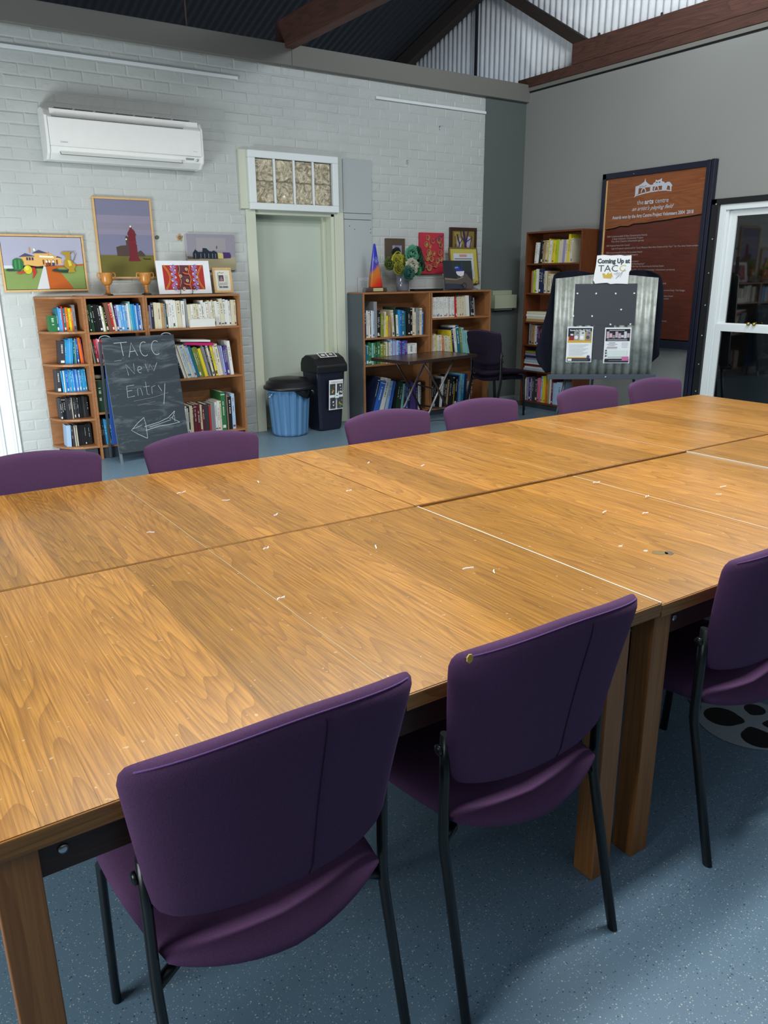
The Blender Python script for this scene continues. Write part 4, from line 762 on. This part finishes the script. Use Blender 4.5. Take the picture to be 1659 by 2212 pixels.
a.build('canvas_print', T, (.02, 0, .02))
T = picture('tower_painting', 'tall painting of a dark red tower under a violet sky in a pine frame', 'painting', (-4.922, -.006, 1.498), .497, .66, .016, W_PINE)
a = ART(.465, .628, -.016); a.r('#77788f', 0, .28, 1, 1); a.r('#8a8398', 0, .55, 1, .80); a.r('#84808f', 0, .62, 1, .70); a.r('#7a7a93', 0, .30, 1, .55); a.r('#66612a', 0, 0, 1, .285); S_ = lambda L: [(x / 575, 1 - y / 770) for x, y in L]
a.p('#4c3d38', S_([(180, 470), (230, 455), (290, 450), (285, 365), (300, 355), (320, 370), (320, 560), (185, 560)])); a.e('#e0dccb', 294 / 575, 1 - 390 / 770, .014, .012); a.p('#4c3d38', S_([(400, 520), (440, 500), (480, 545), (480, 562), (400, 562)]))
a.p('#6d1f2a', S_([(300, 600), (315, 560), (318, 350), (312, 345), (312, 330), (330, 300), (345, 285), (375, 290), (390, 310), (398, 335), (405, 345), (395, 355), (395, 440), (402, 445), (400, 560), (430, 610), (305, 612)])); a.p('#7a2430', S_([(305, 415), (398, 415), (398, 425), (305, 425)])); a.p('#6d1f2a', S_([(342, 265), (360, 265), (365, 290), (338, 290)])); a.e('#dcd8d0', 350 / 575, 1 - 262 / 770, .018, .014)
a.line('#2a2a22', [(.80, .25), (.82, .235), (.94, .235)], .006); a.build('canvas_print', T, (.016, 0, .016))
T = thing('cottage_canvas', 'unframed small canvas of black cottages with yellow and purple wings', 'painting', (-4.137, -.006, 1.565), 0)
bx('canvas_block', col('#b3aeb4', .8), T, 0, -.03, 0, .47, 0, .315, .002); S_ = lambda L: [((x - 560) / 750, 1 - (y - 175) / 550) for x, y in L]
a = ART(.47, .315, -.0302); a.r('#8f8c98', .005, .36, .995, .995); a.r('#9a9699', .2, .55, .8, .9); a.r('#a39a7c', .005, .005, .995, .37); a.p('#5a5550', S_([(560, 510), (740, 530), (740, 555), (565, 555)])); a.p('#1e2733', S_([(645, 545), (645, 460), (690, 400), (735, 445), (790, 445), (800, 385), (870, 390), (930, 440), (970, 420), (1020, 450), (1025, 550)])); a.p('#8fa0b3', S_([(700, 400), (740, 440), (730, 445), (690, 410)])); a.p('#8fa0b3', S_([(870, 385), (920, 430), (905, 435), (860, 395)]))
for x in (680, 760, 820, 880, 940, 985): a.p('#7f8fa0', S_([(x, 470), (x + 9, 470), (x + 9, 540), (x, 540)]))
a.p('#c9bd72', S_([(1025, 455), (1110, 465), (1110, 545), (1030, 548)])); a.p('#452a66', S_([(1105, 450), (1210, 452), (1230, 485), (1228, 535), (1115, 540)])); a.r('#2b3440', .60, .60, .612, .68); a.build('canvas_print', T)
T = picture('dot_painting_print', 'red wavy dot-style artwork in a wide white mount, on a wire stand', 'picture', (-4.472, -.165, 1.3625), .49, .285, .0, W_PINE, rx=math.radians(-8), d=.014)
bx('mount', col('#dfe2e6', .5), T, 0, -.016, 0, .49, -.0, .285, .002); S_ = lambda L: [((x - 215) / 630, 1 - (y - 650) / 370) for x, y in L]
a = ART(.375, .21, -.0165); a.r('#a32a26', 0, 0, 1, 1); a.p('#5f2f3c', S_([(450, 650), (610, 650), (600, 750), (630, 850), (600, 950), (610, 1020), (460, 1020), (450, 930), (470, 830), (440, 740)]))
for sgn, x0 in ((1, 0), (-1, 1)):
    X_ = lambda u: x0 + sgn * u
    a.line('#d98a2a', [(X_(.03 + .13 * math.sin(PI * k / 10)), 1 - k / 10) for k in range(11)], .014); a.line('#3a3a2a', [(X_(.03 + .13 * math.sin(PI * k / 10)), 1 - k / 10) for k in range(11)], .004)
for c in (.25, .77):
    for cl, wd in (('#c9a0c4', .016), ('#6b5fa8', .009)): a.line(cl, [(c + .055 * math.sin(k * .95), 1 - k / 30) for k in range(31)], wd)
    for k in range(7): a.e('#c9c4cc', c + (.045 if k % 2 else -.045), .94 - k * .145, .02)
for x, y in ((.57, .83), (.41, .55), (.56, .36), (.46, .03)): a.e('#d6c98a', x, y, .035); a.e('#7a3a32', x, y, .022); a.e('#d6c98a', x, y, .010)
for y in (.66, .22): a.p('#c9571e', [(.46, y + .06), (.52, y + .02), (.60, y), (.62, y - .06), (.52, y - .05), (.47, y)])
a.line('#d6b060', [(.385 + .02 * math.sin(k), 1 - k / 12) for k in range(13)], .003); a.line('#d6b060', [(.63 + .02 * math.sin(k + 1), 1 - k / 12) for k in range(13)], .003); a.build('art_print', T, (.055, 0, .036))
ws = thing('wire_stand', 'black scrolled wire stand holding the red wavy artwork', 'stand', (-4.23, -.19, 1.3625))
for x in (-.055, .055):
    s1 = 1 if x > 0 else -1
    MB().tube([(x, .15, .003), (x, -.0, .003), (x, -.012, .01), (x, -.012, .05)] + [(x + s1 * (.02 - .02 * math.cos(t)) * (1 - t / 9), -.012, .05 + .022 * math.sin(t) * (1 - t / 12)) for t in [.4 * k for k in range(1, 13)]], .0028, 6).build('scroll_leg', BLKM, ws)
T = picture('calligraphy_picture', 'small illuminated letter page in a pine frame on the wide bookcase', 'picture', (-3.945, -.14, 1.3625), .185, .225, .02, W_PINE, rx=math.radians(-10), d=.02)
a = ART(.145, .185, -.013); a.r('#d3d4c4', 0, 0, 1, 1); a.r('#3d4650', .25, .45, .58, .75); a.p('#a86a78', [(.30, .47), (.42, .70), (.55, .47)]); a.r('#5f6f86', .22, .13, .80, .22); a.r('#c9cbbd', .40, .145, .44, .21)
for k in range(5): a.r('#7c8288', .64, .42 + k * .07, .86, .432 + k * .07)
for k in range(3): a.r('#6a7078', .25, .28 + k * .045, .8, .29 + k * .045)
a.line('#4a5a50', [(.2, .2), (.2, .85), (.3, .88), (.5, .84), (.6, .88)], .003); a.build('page', T, (.02, 0, .02))
def trophy(x, lab):
    T = thing('wooden_trophy', lab, 'trophy', (x, -.15, 1.3625), 0, 'turned wooden trophy cups')
    MB().lathe([(.042, 0), (.040, .008), (.034, .012)], 20).build('base', BLK, T); MB().lathe([(.022, .012), (.017, .03), (.016, .07), (.024, .082)], 20).build('stem', W_CUP, T)
    MB().lathe([(.014, .082), (.035, .092), (.047, .115), (.047, .15), (.052, .182), (.050, .186), (.044, .184), (.03, .12)], 28).build('cup', W_CUP, T)
    for s in (-1, 1): MB().tube([(s * .046, 0, .125), (s * .062, 0, .135), (s * .075, 0, .158), (s * .072, 0, .18), (s * .058, 0, .184), (s * .050, 0, .172)], .0055, 8).build('handle', W_CUP, T)
    return T
tp = trophy(-4.905, 'two-handled wooden trophy cup at the left, below the tower painting'); dup(tp, (-4.575, -.15, 1.3625), 0, 'two-handled wooden trophy cup at the right, beside the white-mounted artwork')
tag(MB().lathe([(.14, 0), (.145, .004), (.14, .007)], 28, sy=.55).build('pink_paper_disc', col('#c9a49c', .7), None, (-5.06, -.17, 1.3625)), 'flat pinkish paper sheet lying on the rounded end unit', 'paper')
# right bookcase ornaments
ZR = 1.3425
T = thing('acrylic_award', 'clear acrylic award plaque at the left end of the teak bookcase', 'award', (-2.47 + .05, -.2, ZR), 0)
bx('plaque', CLEAR, T, 0, 0, 0, .13, .012, .145, .003)
q = ART(.13, .145, -.0002); 
for k, (a0, a1) in enumerate(((.45, .6), (.25, .85), (.3, .8), (.25, .85), (.28, .82), (.3, .8))): q.r('#5c646a', a0, .80 - k * .09, a1, .825 - k * .09)
q.build('etched_text', T)
T = thing('pyramid_award', 'tall blue to orange glazed pyramid award on a dark plinth', 'award', (-2.195, -.17, ZR), 0)
MB().prism([(-.135, 0), (-.13, .045), (.125, .045), (.135, 0)], -.04, .04).build('plinth', col('#4a3c34', .35), T, bevel=.01); bx('name_plate', col('#bdb583', .4), T, -.045, -.0425, .008, .075, -.039, .04)
q = MB(); q.add([(-.075, -.045, .045), (.075, -.045, .045), (.06, .045, .045), (-.06, .045, .045), (-.012, -.008, .475), (.012, -.008, .475), (.010, .008, .475), (-.010, .008, .475)], [(0, 3, 2, 1), (4, 5, 6, 7), (0, 1, 5, 4), (1, 2, 6, 5), (2, 3, 7, 6), (3, 0, 4, 7)]); q.build('pyramid', PYR, T, bevel=.008)
q = ART(.06, .06, 0); q.line('#9fb0dc', [(.5, 0), (1, .5), (.5, 1), (0, .5), (.5, 0)], .003); q.line('#9fb0dc', [(.3, .2), (.8, .7)], .003); q.line('#9fb0dc', [(.7, .2), (.2, .7)], .003); q.line('#9fb0dc', [(.5, .25), (.75, .5), (.5, .75), (.25, .5), (.5, .25)], .002)
q.build('emblem', T, (-.028, -.0292, .285)).rotation_euler = (math.radians(-5), 0, 0)
T = thing('glass_vase', 'grey glass vase holding the fabric rose bouquet', 'vase', (-1.84, -.17, ZR), 0)
x = N('smoky_glass'); x.set(base_color=lin('#8f93a0'), roughness=.08, transmission=.45); SMK = x.m
MB().lathe([(.058, 0), (.066, .02), (.070, .08), (.066, .13), (.075, .165), (.071, .165), (.062, .13), (.06, .03)], 28).build('vase_body', SMK, T)
T = thing('fabric_rose_bouquet', 'bouquet of green, olive and cream fabric roses in the glass vase', 'flowers', (-1.84, -.17, ZR), 0)
def rose(r, seed):
    rnd = random.Random(seed); q = MB()
    for ring, (rr, n_, tilt) in enumerate(((.22, 3, .1), (.45, 4, .35), (.70, 5, .65), (.95, 6, 1.0))):
        for k in range(n_):
            a0 = 2 * PI * k / n_ + ring * .6 + rnd.uniform(-.2, .2); sp = 2 * PI / n_ * 1.35; v = []
            for i in range(7):
                a = a0 + sp * (i / 6 - .5); e = math.sin(PI * i / 6)
                for j in range(4):
                    t = j / 3; rad = r * rr * (.45 + .75 * t * (.7 + .3 * tilt)) * (1 + rnd.uniform(-.10, .10)); y = -r * (.85 - tilt * .75) * t * (.7 + .3 * e) - r * (.12 if t == 1 else 0) * rnd.random()
                    v.append((math.cos(a) * rad, y - .05 * r * (4 - ring) * .0, math.sin(a) * rad))
            q.add(v, [(i * 4 + j, i * 4 + j + 1, (i + 1) * 4 + j + 1, (i + 1) * 4 + j) for i in range(6) for j in range(3)], True)
    q.lathe([(.01, -.0), (r * .5, .0), (r * .55, r * .2), (r * .3, r * .35)], 10)
    return q
fl = [(-.205, .27, .06, '#4d5a2c'), (-.115, .31, .068, '#9a9a34'), (-.115, .225, .06, '#7c7c28'), (-.12, .375, .05, '#1e2a20'), (-.02, .30, .052, '#6f7a2c'), (.055, .365, .080, '#4f8f72'), (.03, .245, .076, '#a9a896'), (-.03, .175, .068, '#2f5a4c'), (.115, .215, .062, '#3c7a48'), (.145, .32, .075, '#28432f'), (.165, .25, .065, '#1e3524'), (.12, .39, .05, '#22362a')]
for i, (x_, z_, r_, c_) in enumerate(fl):
    fm = m_fabric('rose_fabric_' + c_[1:], c_, c_, .2); fm.node_tree.nodes['Principled BSDF'].inputs['Roughness'].default_value = .45
    o = rose(r_, i).build('rose', fm, T, (x_, -.05 - .02 * (i % 3) - (.07 if c_ in ('#a9a896', '#2f5a4c') else 0), z_ + .01)); o.rotation_euler = (0, i * .7, 0); s_ = o.modifiers.new('t', 'SOLIDIFY'); s_.thickness = .002; o['label'] = {'#a9a896': 'cream fabric rose', '#4f8f72': 'mint green fabric rose', '#9a9a34': 'olive yellow fabric rose'}.get(c_, 'dark green fabric rose')
    MB().tube([(x_, -.045, z_), (x_ * .4, -.02, z_ * .5 + .06), (x_ * .12, 0, .03)], .003, 5).build('stalk', col('#3a4a2c', .7), T)
T = thing('small_brown_print', 'small lilac print in a brown mount behind the bouquet', 'picture', (-1.955, -.006, 1.63), 0)
bx('frame_block', col('#4f4334', .5), T, 0, -.02, 0, .25, 0, .25, .002); a = ART(.12, .16, -.021); a.r('#9893b0', 0, 0, 1, 1)
for k in range(6): a.line('#5b5577', [(.2 + .1 * k, 0), (.1 + .15 * k, .5), (.3 + .1 * k, 1)], .003)
a.build('print', T, (.085, 0, .02))
T = thing('red_canvas', 'red canvas with gold and purple leaf shapes above the teak bookcase', 'painting', (-1.512, -.006, 1.518), 0)
bx('canvas_block', col('#b02a3a', .6), T, 0, -.035, 0, .325, 0, .428, .002); a = ART(.325, .428, -.0355); rnd = random.Random(4)
a.r('#a82f38', .1, 0, .5, .25)
for (x_, y_) in ((.32, .88), (.25, .72), (.40, .67), (.52, .80), (.78, .82), (.85, .70), (.35, .52), (.55, .50), (.82, .52), (.28, .38), (.45, .36), (.20, .20), (.35, .15), (.62, .22), (.70, .32), (.85, .36)):
    r_ = rnd.uniform(.07, .11); a.e(rnd.choice(('#a8824a', '#b3663c')), x_, y_, r_, r_ * .8); a.e('#7a2f4a', x_ - .01, y_ + .01, r_ * .62, r_ * .5); a.e(rnd.choice(('#b58a4c', '#a04a3c')), x_ + .01, y_, r_ * .45, r_ * .36)
a.line('#5f3a66', [(.5, .8), (.7, .9), (.95, .95)], .006); a.line('#5f3a66', [(.75, .95), (.85, .75), (.8, .6)], .006); a.line('#b58a4c', [(.3, .9), (.35, .6), (.5, .4), (.4, .2), (.65, .15)], .004); a.build('canvas_print', T)
T = picture('tree_painting', 'painting of bare purple trees on gold in a dark brown frame', 'painting', (-1.09, -.006, 1.74), .385, .27, .034, col('#3a241c', .4))
a = ART(.32, .21, -.016); a.r('#7d6a30', 0, 0, 1, 1); a.r('#97853f', .1, .3, .5, .9); a.e('#b7b0ba', .33, .35, .1, .25); a.e('#a9a3b8', .75, .4, .12, .3)
for pts, wd in (([(.62, 0), (.60, .4), (.50, .95)], .03), ([(.62, .3), (.72, .95)], .018), ([(.60, .35), (.40, .7), (.38, .95)], .014), ([(.28, 0), (.33, .3), (.22, .8)], .018), ([(.33, .3), (.45, .55)], .010), ([(.80, .1), (.88, .7)], .010), ([(.62, .4), (.85, .6)], .010), ([(.15, .15), (.12, .7)], .008)): a.line('#3a2f52', pts, wd)
a.build('canvas_print', T, (.032, 0, .032))
T = picture('framed_certificate', 'certificate with blue photo in a yellow-green mount and thin frame', 'certificate', (-1.155, -.135, ZR + .055), .405, .402, .014, col('#6b5a30', .4), rx=math.radians(-9), d=.02)
a = ART(.385, .382, -.013); a.r('#b5ac52', 0, 0, 1, 1); a.r('#c2c8cc', .12, .14, .86, .86); a.r('#c08a86', .34, .76, .62, .83); a.r('#3f474f', .16, .695, .80, .715); a.r('#5b86a8', .18, .44, .78, .66)
for x_ in (.27, .42, .55, .68): a.e('#35506b', x_, .50, .05, .07); a.e('#8fa9b8', x_, .59, .025, .03)
for c_ in (.2, .55):
    for k in range(9): a.r('#97a0a6', c_, .40 - k * .026, c_ + .26, .408 - k * .026)
a.build('certificate_sheet', T, (.010, 0, .010))
cs = thing('plate_stand', 'black scrolled stand under the yellow-green certificate', 'stand', (-.97, -.17, ZR))
MB().tube([(-.11, 0, .004), (.0, -.005, .05), (.09, -.01, .052), (.14, -.012, .06)] + [(.15 + .018 * math.sin(t), -.012, .075 - .018 * math.cos(t)) for t in [.5 * k for k in range(12)]], .003, 6).build('scroll_wire', BLKM, cs); MB().tube([(-.0, -.005, .05), (.08, -.0, .03), (.2, .03, .004)], .003, 6).build('scroll_wire', BLKM, cs); MB().tube([(-.14, -.0, .05), (.16, 0, .052)], .004, 6).build('cross_bar', BLKM, cs)
MB().tube([(-.14, 0.0, .004), (-.14, 0, .05)], .003, 6).build('scroll_wire', BLKM, cs)
T = thing('wren_print', 'square print of a blue and white wren on a rock', 'picture', (-1.325, -.245, ZR + .012), 0, rot=(math.radians(-12), 0, math.radians(-4)))
bx('board', col('#3c4046', .5), T, 0, -.014, 0, .375, 0, .305, .002); S_ = lambda L: [((x - 1020) / 300, 1 - (y - 410) / 300) for x, y in L]
a = ART(.375, .305, -.0145); a.r('#23272e', 0, 0, 1, 1); a.r('#2a3230', .3, .6, 1, 1); a.p('#514944', S_([(1020, 590), (1150, 605), (1220, 570), (1250, 540), (1320, 640), (1320, 710), (1230, 710), (1200, 660), (1020, 660)])); a.p('#7a7058', S_([(1020, 592), (1150, 605), (1220, 575), (1222, 590), (1140, 618), (1020, 608)])); a.p('#2b3040', S_([(1020, 650), (1150, 655), (1200, 700), (1200, 710), (1020, 710)]))
a.p('#c9c6cf', S_([(1150, 520), (1235, 520), (1225, 565), (1195, 580), (1160, 565), (1145, 540)])); a.p('#2c3580', S_([(1130, 490), (1150, 470), (1180, 472), (1200, 500), (1235, 522), (1150, 525)])); a.p('#5b86c9', S_([(1135, 480), (1165, 474), (1180, 488), (1140, 496)])); a.line('#2c3270', [(.62, .64), (.66, .95)], .012); a.line('#8a8690', [(.50, .45), (.44, .37)], .003); a.line('#8a8690', [(.62, .44), (.58, .37)], .003); a.build('photo_print', T)
MB().tube([(.255, -.10, .0)] + [(.24 + .03 * math.cos(t) * (1 - t / 9), -.10, .035 + .03 * math.sin(t) * (1 - t / 9)) for t in [-1.2 + .5 * k for k in range(12)]], .003, 6).build('scroll_foot', BLKM, T, (0, .068, .001))
tag(bx('black_tray', BLK, None, -1.74, -.26, ZR, -1.36, -.16, ZR + .022, .004), 'flat black tray lying in front of the red canvas', 'tray')
T = thing('wall_box', 'cream metal cable box on the dark corner strip beside the teak bookcase', 'box', (-.46, -.012, 1.10), 0)
bx('box_body', col('#a9b096', .5), T, 0, -.09, .02, .345, 0, .175, .004); bx('box_top', col('#9fa68e', .5), T, .0, -.05, .175, .30, 0, .225, .004); bx('box_base', col('#9fa68e', .5), T, .02, -.06, 0, .30, 0, .02, .003)
# ------------------------------------------------------------------ folding table
T = thing('folding_table', 'brown rectangular folding table with crossed tube legs before the teak bookcase', 'table', (-1.936, -.700, 0), math.radians(9))
MB().prism([(-.50, -.27), (.50, -.27), (.50, .27), (-.50, .27)], .690, .712, 'z').build('tabletop', W_FOLD, T, bevel=.004); 
f = MB(); f.box(-.505, -.275, .682, .505, -.268, .714).box(-.505, .268, .682, .505, .275, .714).box(-.505, -.268, .682, -.498, .268, .714).box(.498, -.268, .682, .505, .268, .714); f.build('edge_band', TUBEB, T, bevel=.002)
for s, yy in ((1, .21), (-1, .185)):
    for y in (-yy, yy): MB().tube([(-.24 * s, y, .685), (.0, y, .36 + .0), (.24 * s, y, .0)], .011, 10).build('leg', TUBEB if s > 0 else col('#8a8585', .3, .5), T)
    MB().tube([(.13 * s, -yy, .17), (.13 * s, yy, .17)], .009, 8).build('leg_bar', TUBEB, T)
MB().tube([(-.1, -.20, .42), (-.06, -.18, .40), (.06, .18, .40), (.1, .20, .42)], .008, 8).build('lock_bar', TUBEB, T)
# ------------------------------------------------------------------ easel with notice board
ez = thing('display_easel', 'black metal easel standing before the tall dark bookcase', 'easel', (-.975, -2.17, 0), math.radians(-38))
for a_, b_ in (((-.44, -.05, .0), (-.30, .02, .62)), ((.44, -.05, 0), (.30, .02, .62)), ((0.0, .46, 0), (0, .13, 1.38))): MB().tube([a_, b_], .013, 8).build('leg', col('#3a4248', .4), ez)
bx('tray', col('#465058', .4), ez, -.50, -.06, .555, .50, .02, .585, .003); bx('tray_lip', col('#465058', .4), ez, -.50, -.066, .555, .50, -.056, .60, .002); MB().lathe([(.010, 0), (.008, .005)], 10).build('tray_knob', CHROME, ez, (.04, -.066, .575), (PI / 2, 0, 0))
bx('mast', col('#3a4248', .4), ez, -.015, .035, .58, .015, .06, 1.46, .002)
R_ = math.radians(-38); ezp = lambda x_, y_, z_: Matrix.Rotation(R_, 3, 'Z') @ Vector((x_, y_, z_)) + ez.location
nb_ = thing('corrugated_notice_board', 'galvanised corrugated iron notice board resting on the easel', 'notice board', ezp(0, -.03, .5865), R_)
nb_.rotation_euler = (math.radians(-2), 0, R_)
NW, NH = .925, .915
q = corrugated(12, NW / 12, .010, lambda a_, b_, h_: (-NW / 2 + a_ - .012 * b_ * 0, -h_, b_ * NH - (0.02 * (1 - math.cos((a_ / NW - .5) * 5)) * b_)), 10); o = q.build('iron_sheet', GALV, nb_); s_ = o.modifiers.new('t', 'SOLIDIFY'); s_.thickness = .003
PBK = col('#3b4045', .7)
def sheet_on(x0, x1, z0, z1, mt, nm, y=-.014): return bx(nm, mt, nb_, x0, y, z0, x1, y + .002, z1)
sheet_on(-.285, .275, .46, .83, PBK, 'black_card'); sheet_on(-.09, .09, .15, .462, PBK, 'black_card')
for (x_, z_) in ((-.26, .745), (-.09, .745), (.085, .745), (.25, .745), (-.285, .545), (-.115, .545), (.145, .60), (.055, .47), (.235, .47)):
    MB().prism([(-.008, 0), (.002, .011), (.009, .004), (.004, -.009)], -.001, 0).build('torn_paper', SCR, nb_, (x_, -.0142, z_)).rotation_euler = (0, x_ * 30, 0)
def poster(nm, label, x0, z0, w_, h_, y=-.0185):
    T = thing(nm, label, 'poster', (0, 0, 0)); T.matrix_world = Matrix.LocRotScale(nb_.location, nb_.rotation_euler.to_quaternion(), None) @ Matrix.Translation((x0, y, z0)); return T
p1 = poster('room_hire_poster', 'left poster on the iron board, photos over a yellow band', -.335, .125, .235, .325)
a = ART(.235, .325, 0, .0003); a.r('#dfe3e6', 0, 0, 1, 1); a.r('#252a30', .04, .84, .96, .96); a.r('#c9a23a', .04, .55, .96, .85); a.r('#252a30', .04, .72, .27, .86); a.r('#8a2a3c', .08, .62, .27, .73); a.r('#c9d2d6', .13, .75, .24, .80)
for x_, c_, d_ in ((.28, '#8f9196', '#d9dbe0'), (.49, '#c9cdd2', '#e8eaee'), (.73, '#8a8a90', '#5a4a44')):
    a.r(c_, x_, .62, x_ + .20, .88); a.e(d_, x_ + .08, .70, .07, .05); a.e('#5c6066', x_ + .12, .82, .05, .02)
for k in range(9): a.r('#a7aeb6', .09, .49 - k * .036, .85 - .1 * (k % 3), .497 - k * .036)
a.r('#c9a23a', .04, .115, .80, .145); a.r('#252a30', .04, .03, .96, .11); a.r('#dfe3e6', .06, .04, .22, .10); a.r('#7a828a', .25, .06, .85, .075); a.e('#4a4470', .86, .15, .06, .05); a.build('poster_sheet', p1)
text('poster_heading', 'Rooms for Hire @ TACC', .022, col('#e8eaea', .6), p1, (.1175, -.007, .285), bold=.0005, width=.185)
p2 = poster('event_poster', 'right poster on the iron board, photo strip above and pink note below', .01, .115, .24, .325)
a = ART(.24, .325, 0, .0003); a.r('#dfe3e6', 0, 0, 1, 1); a.r('#252a30', .04, .62, .96, .96); a.r('#c9cbd0', .16, .915, .75, .93); rnd = random.Random(8)
for k in range(8): a.r(rnd.choice(('#c7c3cc', '#b5a3ae', '#d6a7b4', '#8a8a94')), .07 + k * .11, .70 + .02 * (k % 2), .17 + k * .11, .89 - .05 * (k % 3))
a.r('#b9bcc2', .1, .66, .86, .672); a.r('#b9bcc2', .1, .64, .86, .647)
for z_, x0, x1, c_ in ((.57, .17, .42, '#8a7a90'), (.53, .10, .50, '#aab0b6'), (.50, .15, .4, '#aab0b6'), (.45, .10, .50, '#a8606a'), (.42, .08, .5, '#aab0b6'), (.57, .66, .9, '#b6bcc2'), (.52, .66, .9, '#b6bcc2'), (.46, .66, .88, '#b6bcc2')): a.r(c_, x0, z_, x1, z_ + .012)
a.r('#cfdcd8', .15, .18, .88, .36)
for z_ in (.34, .27, .19): a.r('#3a4048', .05, z_, .11, z_ + .04)
a.r('#252a30', .04, .03, .96, .13); a.r('#7a828a', .2, .07, .7, .085); a.r('#c06a9c', .70, .07, .95, .19); a.build('poster_sheet', p2)
p3 = poster('coming_up_sign', 'torn-edged white paper heading sign at the top of the iron board', -.14, .83, .345, .245, -.02)
q = MB(); edge = [(.02, .02), (.03, .0), (.08, .005), (.14, .008), (.17, -.004), (.22, .0), (.28, -.002), (.325, -.004), (.33, .10), (.345, .12), (.340, .245), (.28, .240), (.24, .248), (.16, .244), (.10, .25), (.035, .245), (.03, .16), (.015, .06), (.012, .03)]
q.prism(edge, -.002, 0).build('paper_sheet', col('#e4e7e8', .8), p3)
TD = col('#3a4247', .6); text('sign_text', 'Coming Up at', .055, TD, p3, (.185, -.003, .178), bold=.0028, width=.29); text('sign_text', 'TAC', .082, TD, p3, (.05, -.003, .105), align='LEFT', width=.175); text('sign_text', 'C', .082, col('#c4b870', .6), p3, (.235, -.003, .105), align='LEFT', width=.06)
a = ART(.345, .245, -.003); a.p('#c9ae52', [(.26, .36), (.30, .20), (.50, .18), (.52, .27), (.56, .17), (.50, .40), (.44, .34), (.42, .42), (.36, .30), (.31, .38)])
for k in range(5): a.line('#8a9298', [(.56 + k * .04, .34 - k * .03), (.66 + k * .03, .40 - k * .005)], .003)
a.line('#8a9298', [(.62, .18), (.85, .52)], .004); a.build('sign_print', p3)
# black cloth draped behind the board
dc = thing('black_cloth', 'black cloth draped over the back of the iron notice board', 'cloth', ezp(0, .055, 0), R_)
q = MB(); v = []; nu, nv = 40, 24
Lb = [(-.44, 1.515), (-.475, 1.49), (-.50, 1.30), (-.53, 1.12), (-.57, .95), (-.61, .80), (-.585, .70), (-.50, .60)]; Rb = [(.40, 1.515), (.50, 1.47), (.535, 1.38), (.545, 1.12), (.54, .95), (.53, .85), (.55, .76), (.48, .68)]
def lerpb(B_, t):
    k = t * (len(B_) - 1); i = min(int(k), len(B_) - 2); f_ = k - i; return (B_[i][0] * (1 - f_) + B_[i + 1][0] * f_, B_[i][1] * (1 - f_) + B_[i + 1][1] * f_)
for j in range(nv + 1):
    l_, r_ = lerpb(Lb, j / nv), lerpb(Rb, j / nv)
    for i in range(nu + 1):
        u = i / nu; x_ = l_[0] * (1 - u) + r_[0] * u; z_ = l_[1] * (1 - u) + r_[1] * u; top = .02 * math.sin(u * 9) * (1 - j / nv)
        e = abs(2 * u - 1) ** 6; v.append((x_, .03 + .012 * math.sin(x_ * 45 + z_ * 6) - .035 * e * (.4 + .6 * math.sin(z_ * 9) ** 2) - (.0 if j else .0), z_ + top))
q.add(v, [(j * (nu + 1) + i, (j + 1) * (nu + 1) + i, (j + 1) * (nu + 1) + i + 1, j * (nu + 1) + i + 1) for j in range(nv) for i in range(nu)], True)
o = q.build('cloth_sheet', m_fabric('black_cloth_fabric', '#10131c', '#181c28', .1), dc); s_ = o.modifiers.new('t', 'SOLIDIFY'); s_.thickness = .004
# ------------------------------------------------------------------ floor decal and bits
T = thing('floor_decal', 'round pale film reel decal with black holes stuck on the floor', 'decal', (-4.405, -6.0, .001), .2)
T.location = (-4.437, -5.868, .001); T.rotation_euler = (0, 0, 0)
MB().prism(ell(0, 0, .166, .166, 48), 0, .0012, 'z').build('reel_disc', m_wall('grey_vinyl_decal', '#97a3a8', rough=.4), T)
for hx, hy, hr in ((-.040, .070, .060), (-.060, -.080, .056), (.098, .030, .036), (.065, -.075, .040)):
    a_ = math.atan2(-hy, -hx); pts = []
    for i in range(28):
        t = 2 * PI * i / 28; dlt = abs(((t - a_ + PI) % (2 * PI)) - PI); q_ = hr * (1 + .28 * max(0, 1 - dlt / .55)); pts.append((hx + q_ * math.cos(t), hy + q_ * math.sin(t)))
    MB().prism(pts, .0012, .0018, 'z').build('reel_hole', col('#08090a', .5), T)
o = tag(MB().tube([(-2.05, -1.35, .004), (-1.9, -1.1, .004), (-1.72, -.98, .004), (-1.55, -.86, .004), (-1.50, -.7, .004), (-1.66, -.6, .004), (-1.95, -.55, .004)], .004, 6).build('floor_cable', col('#1a1d20', .5), None), 'thin black cable on the floor under the folding table', 'cable')
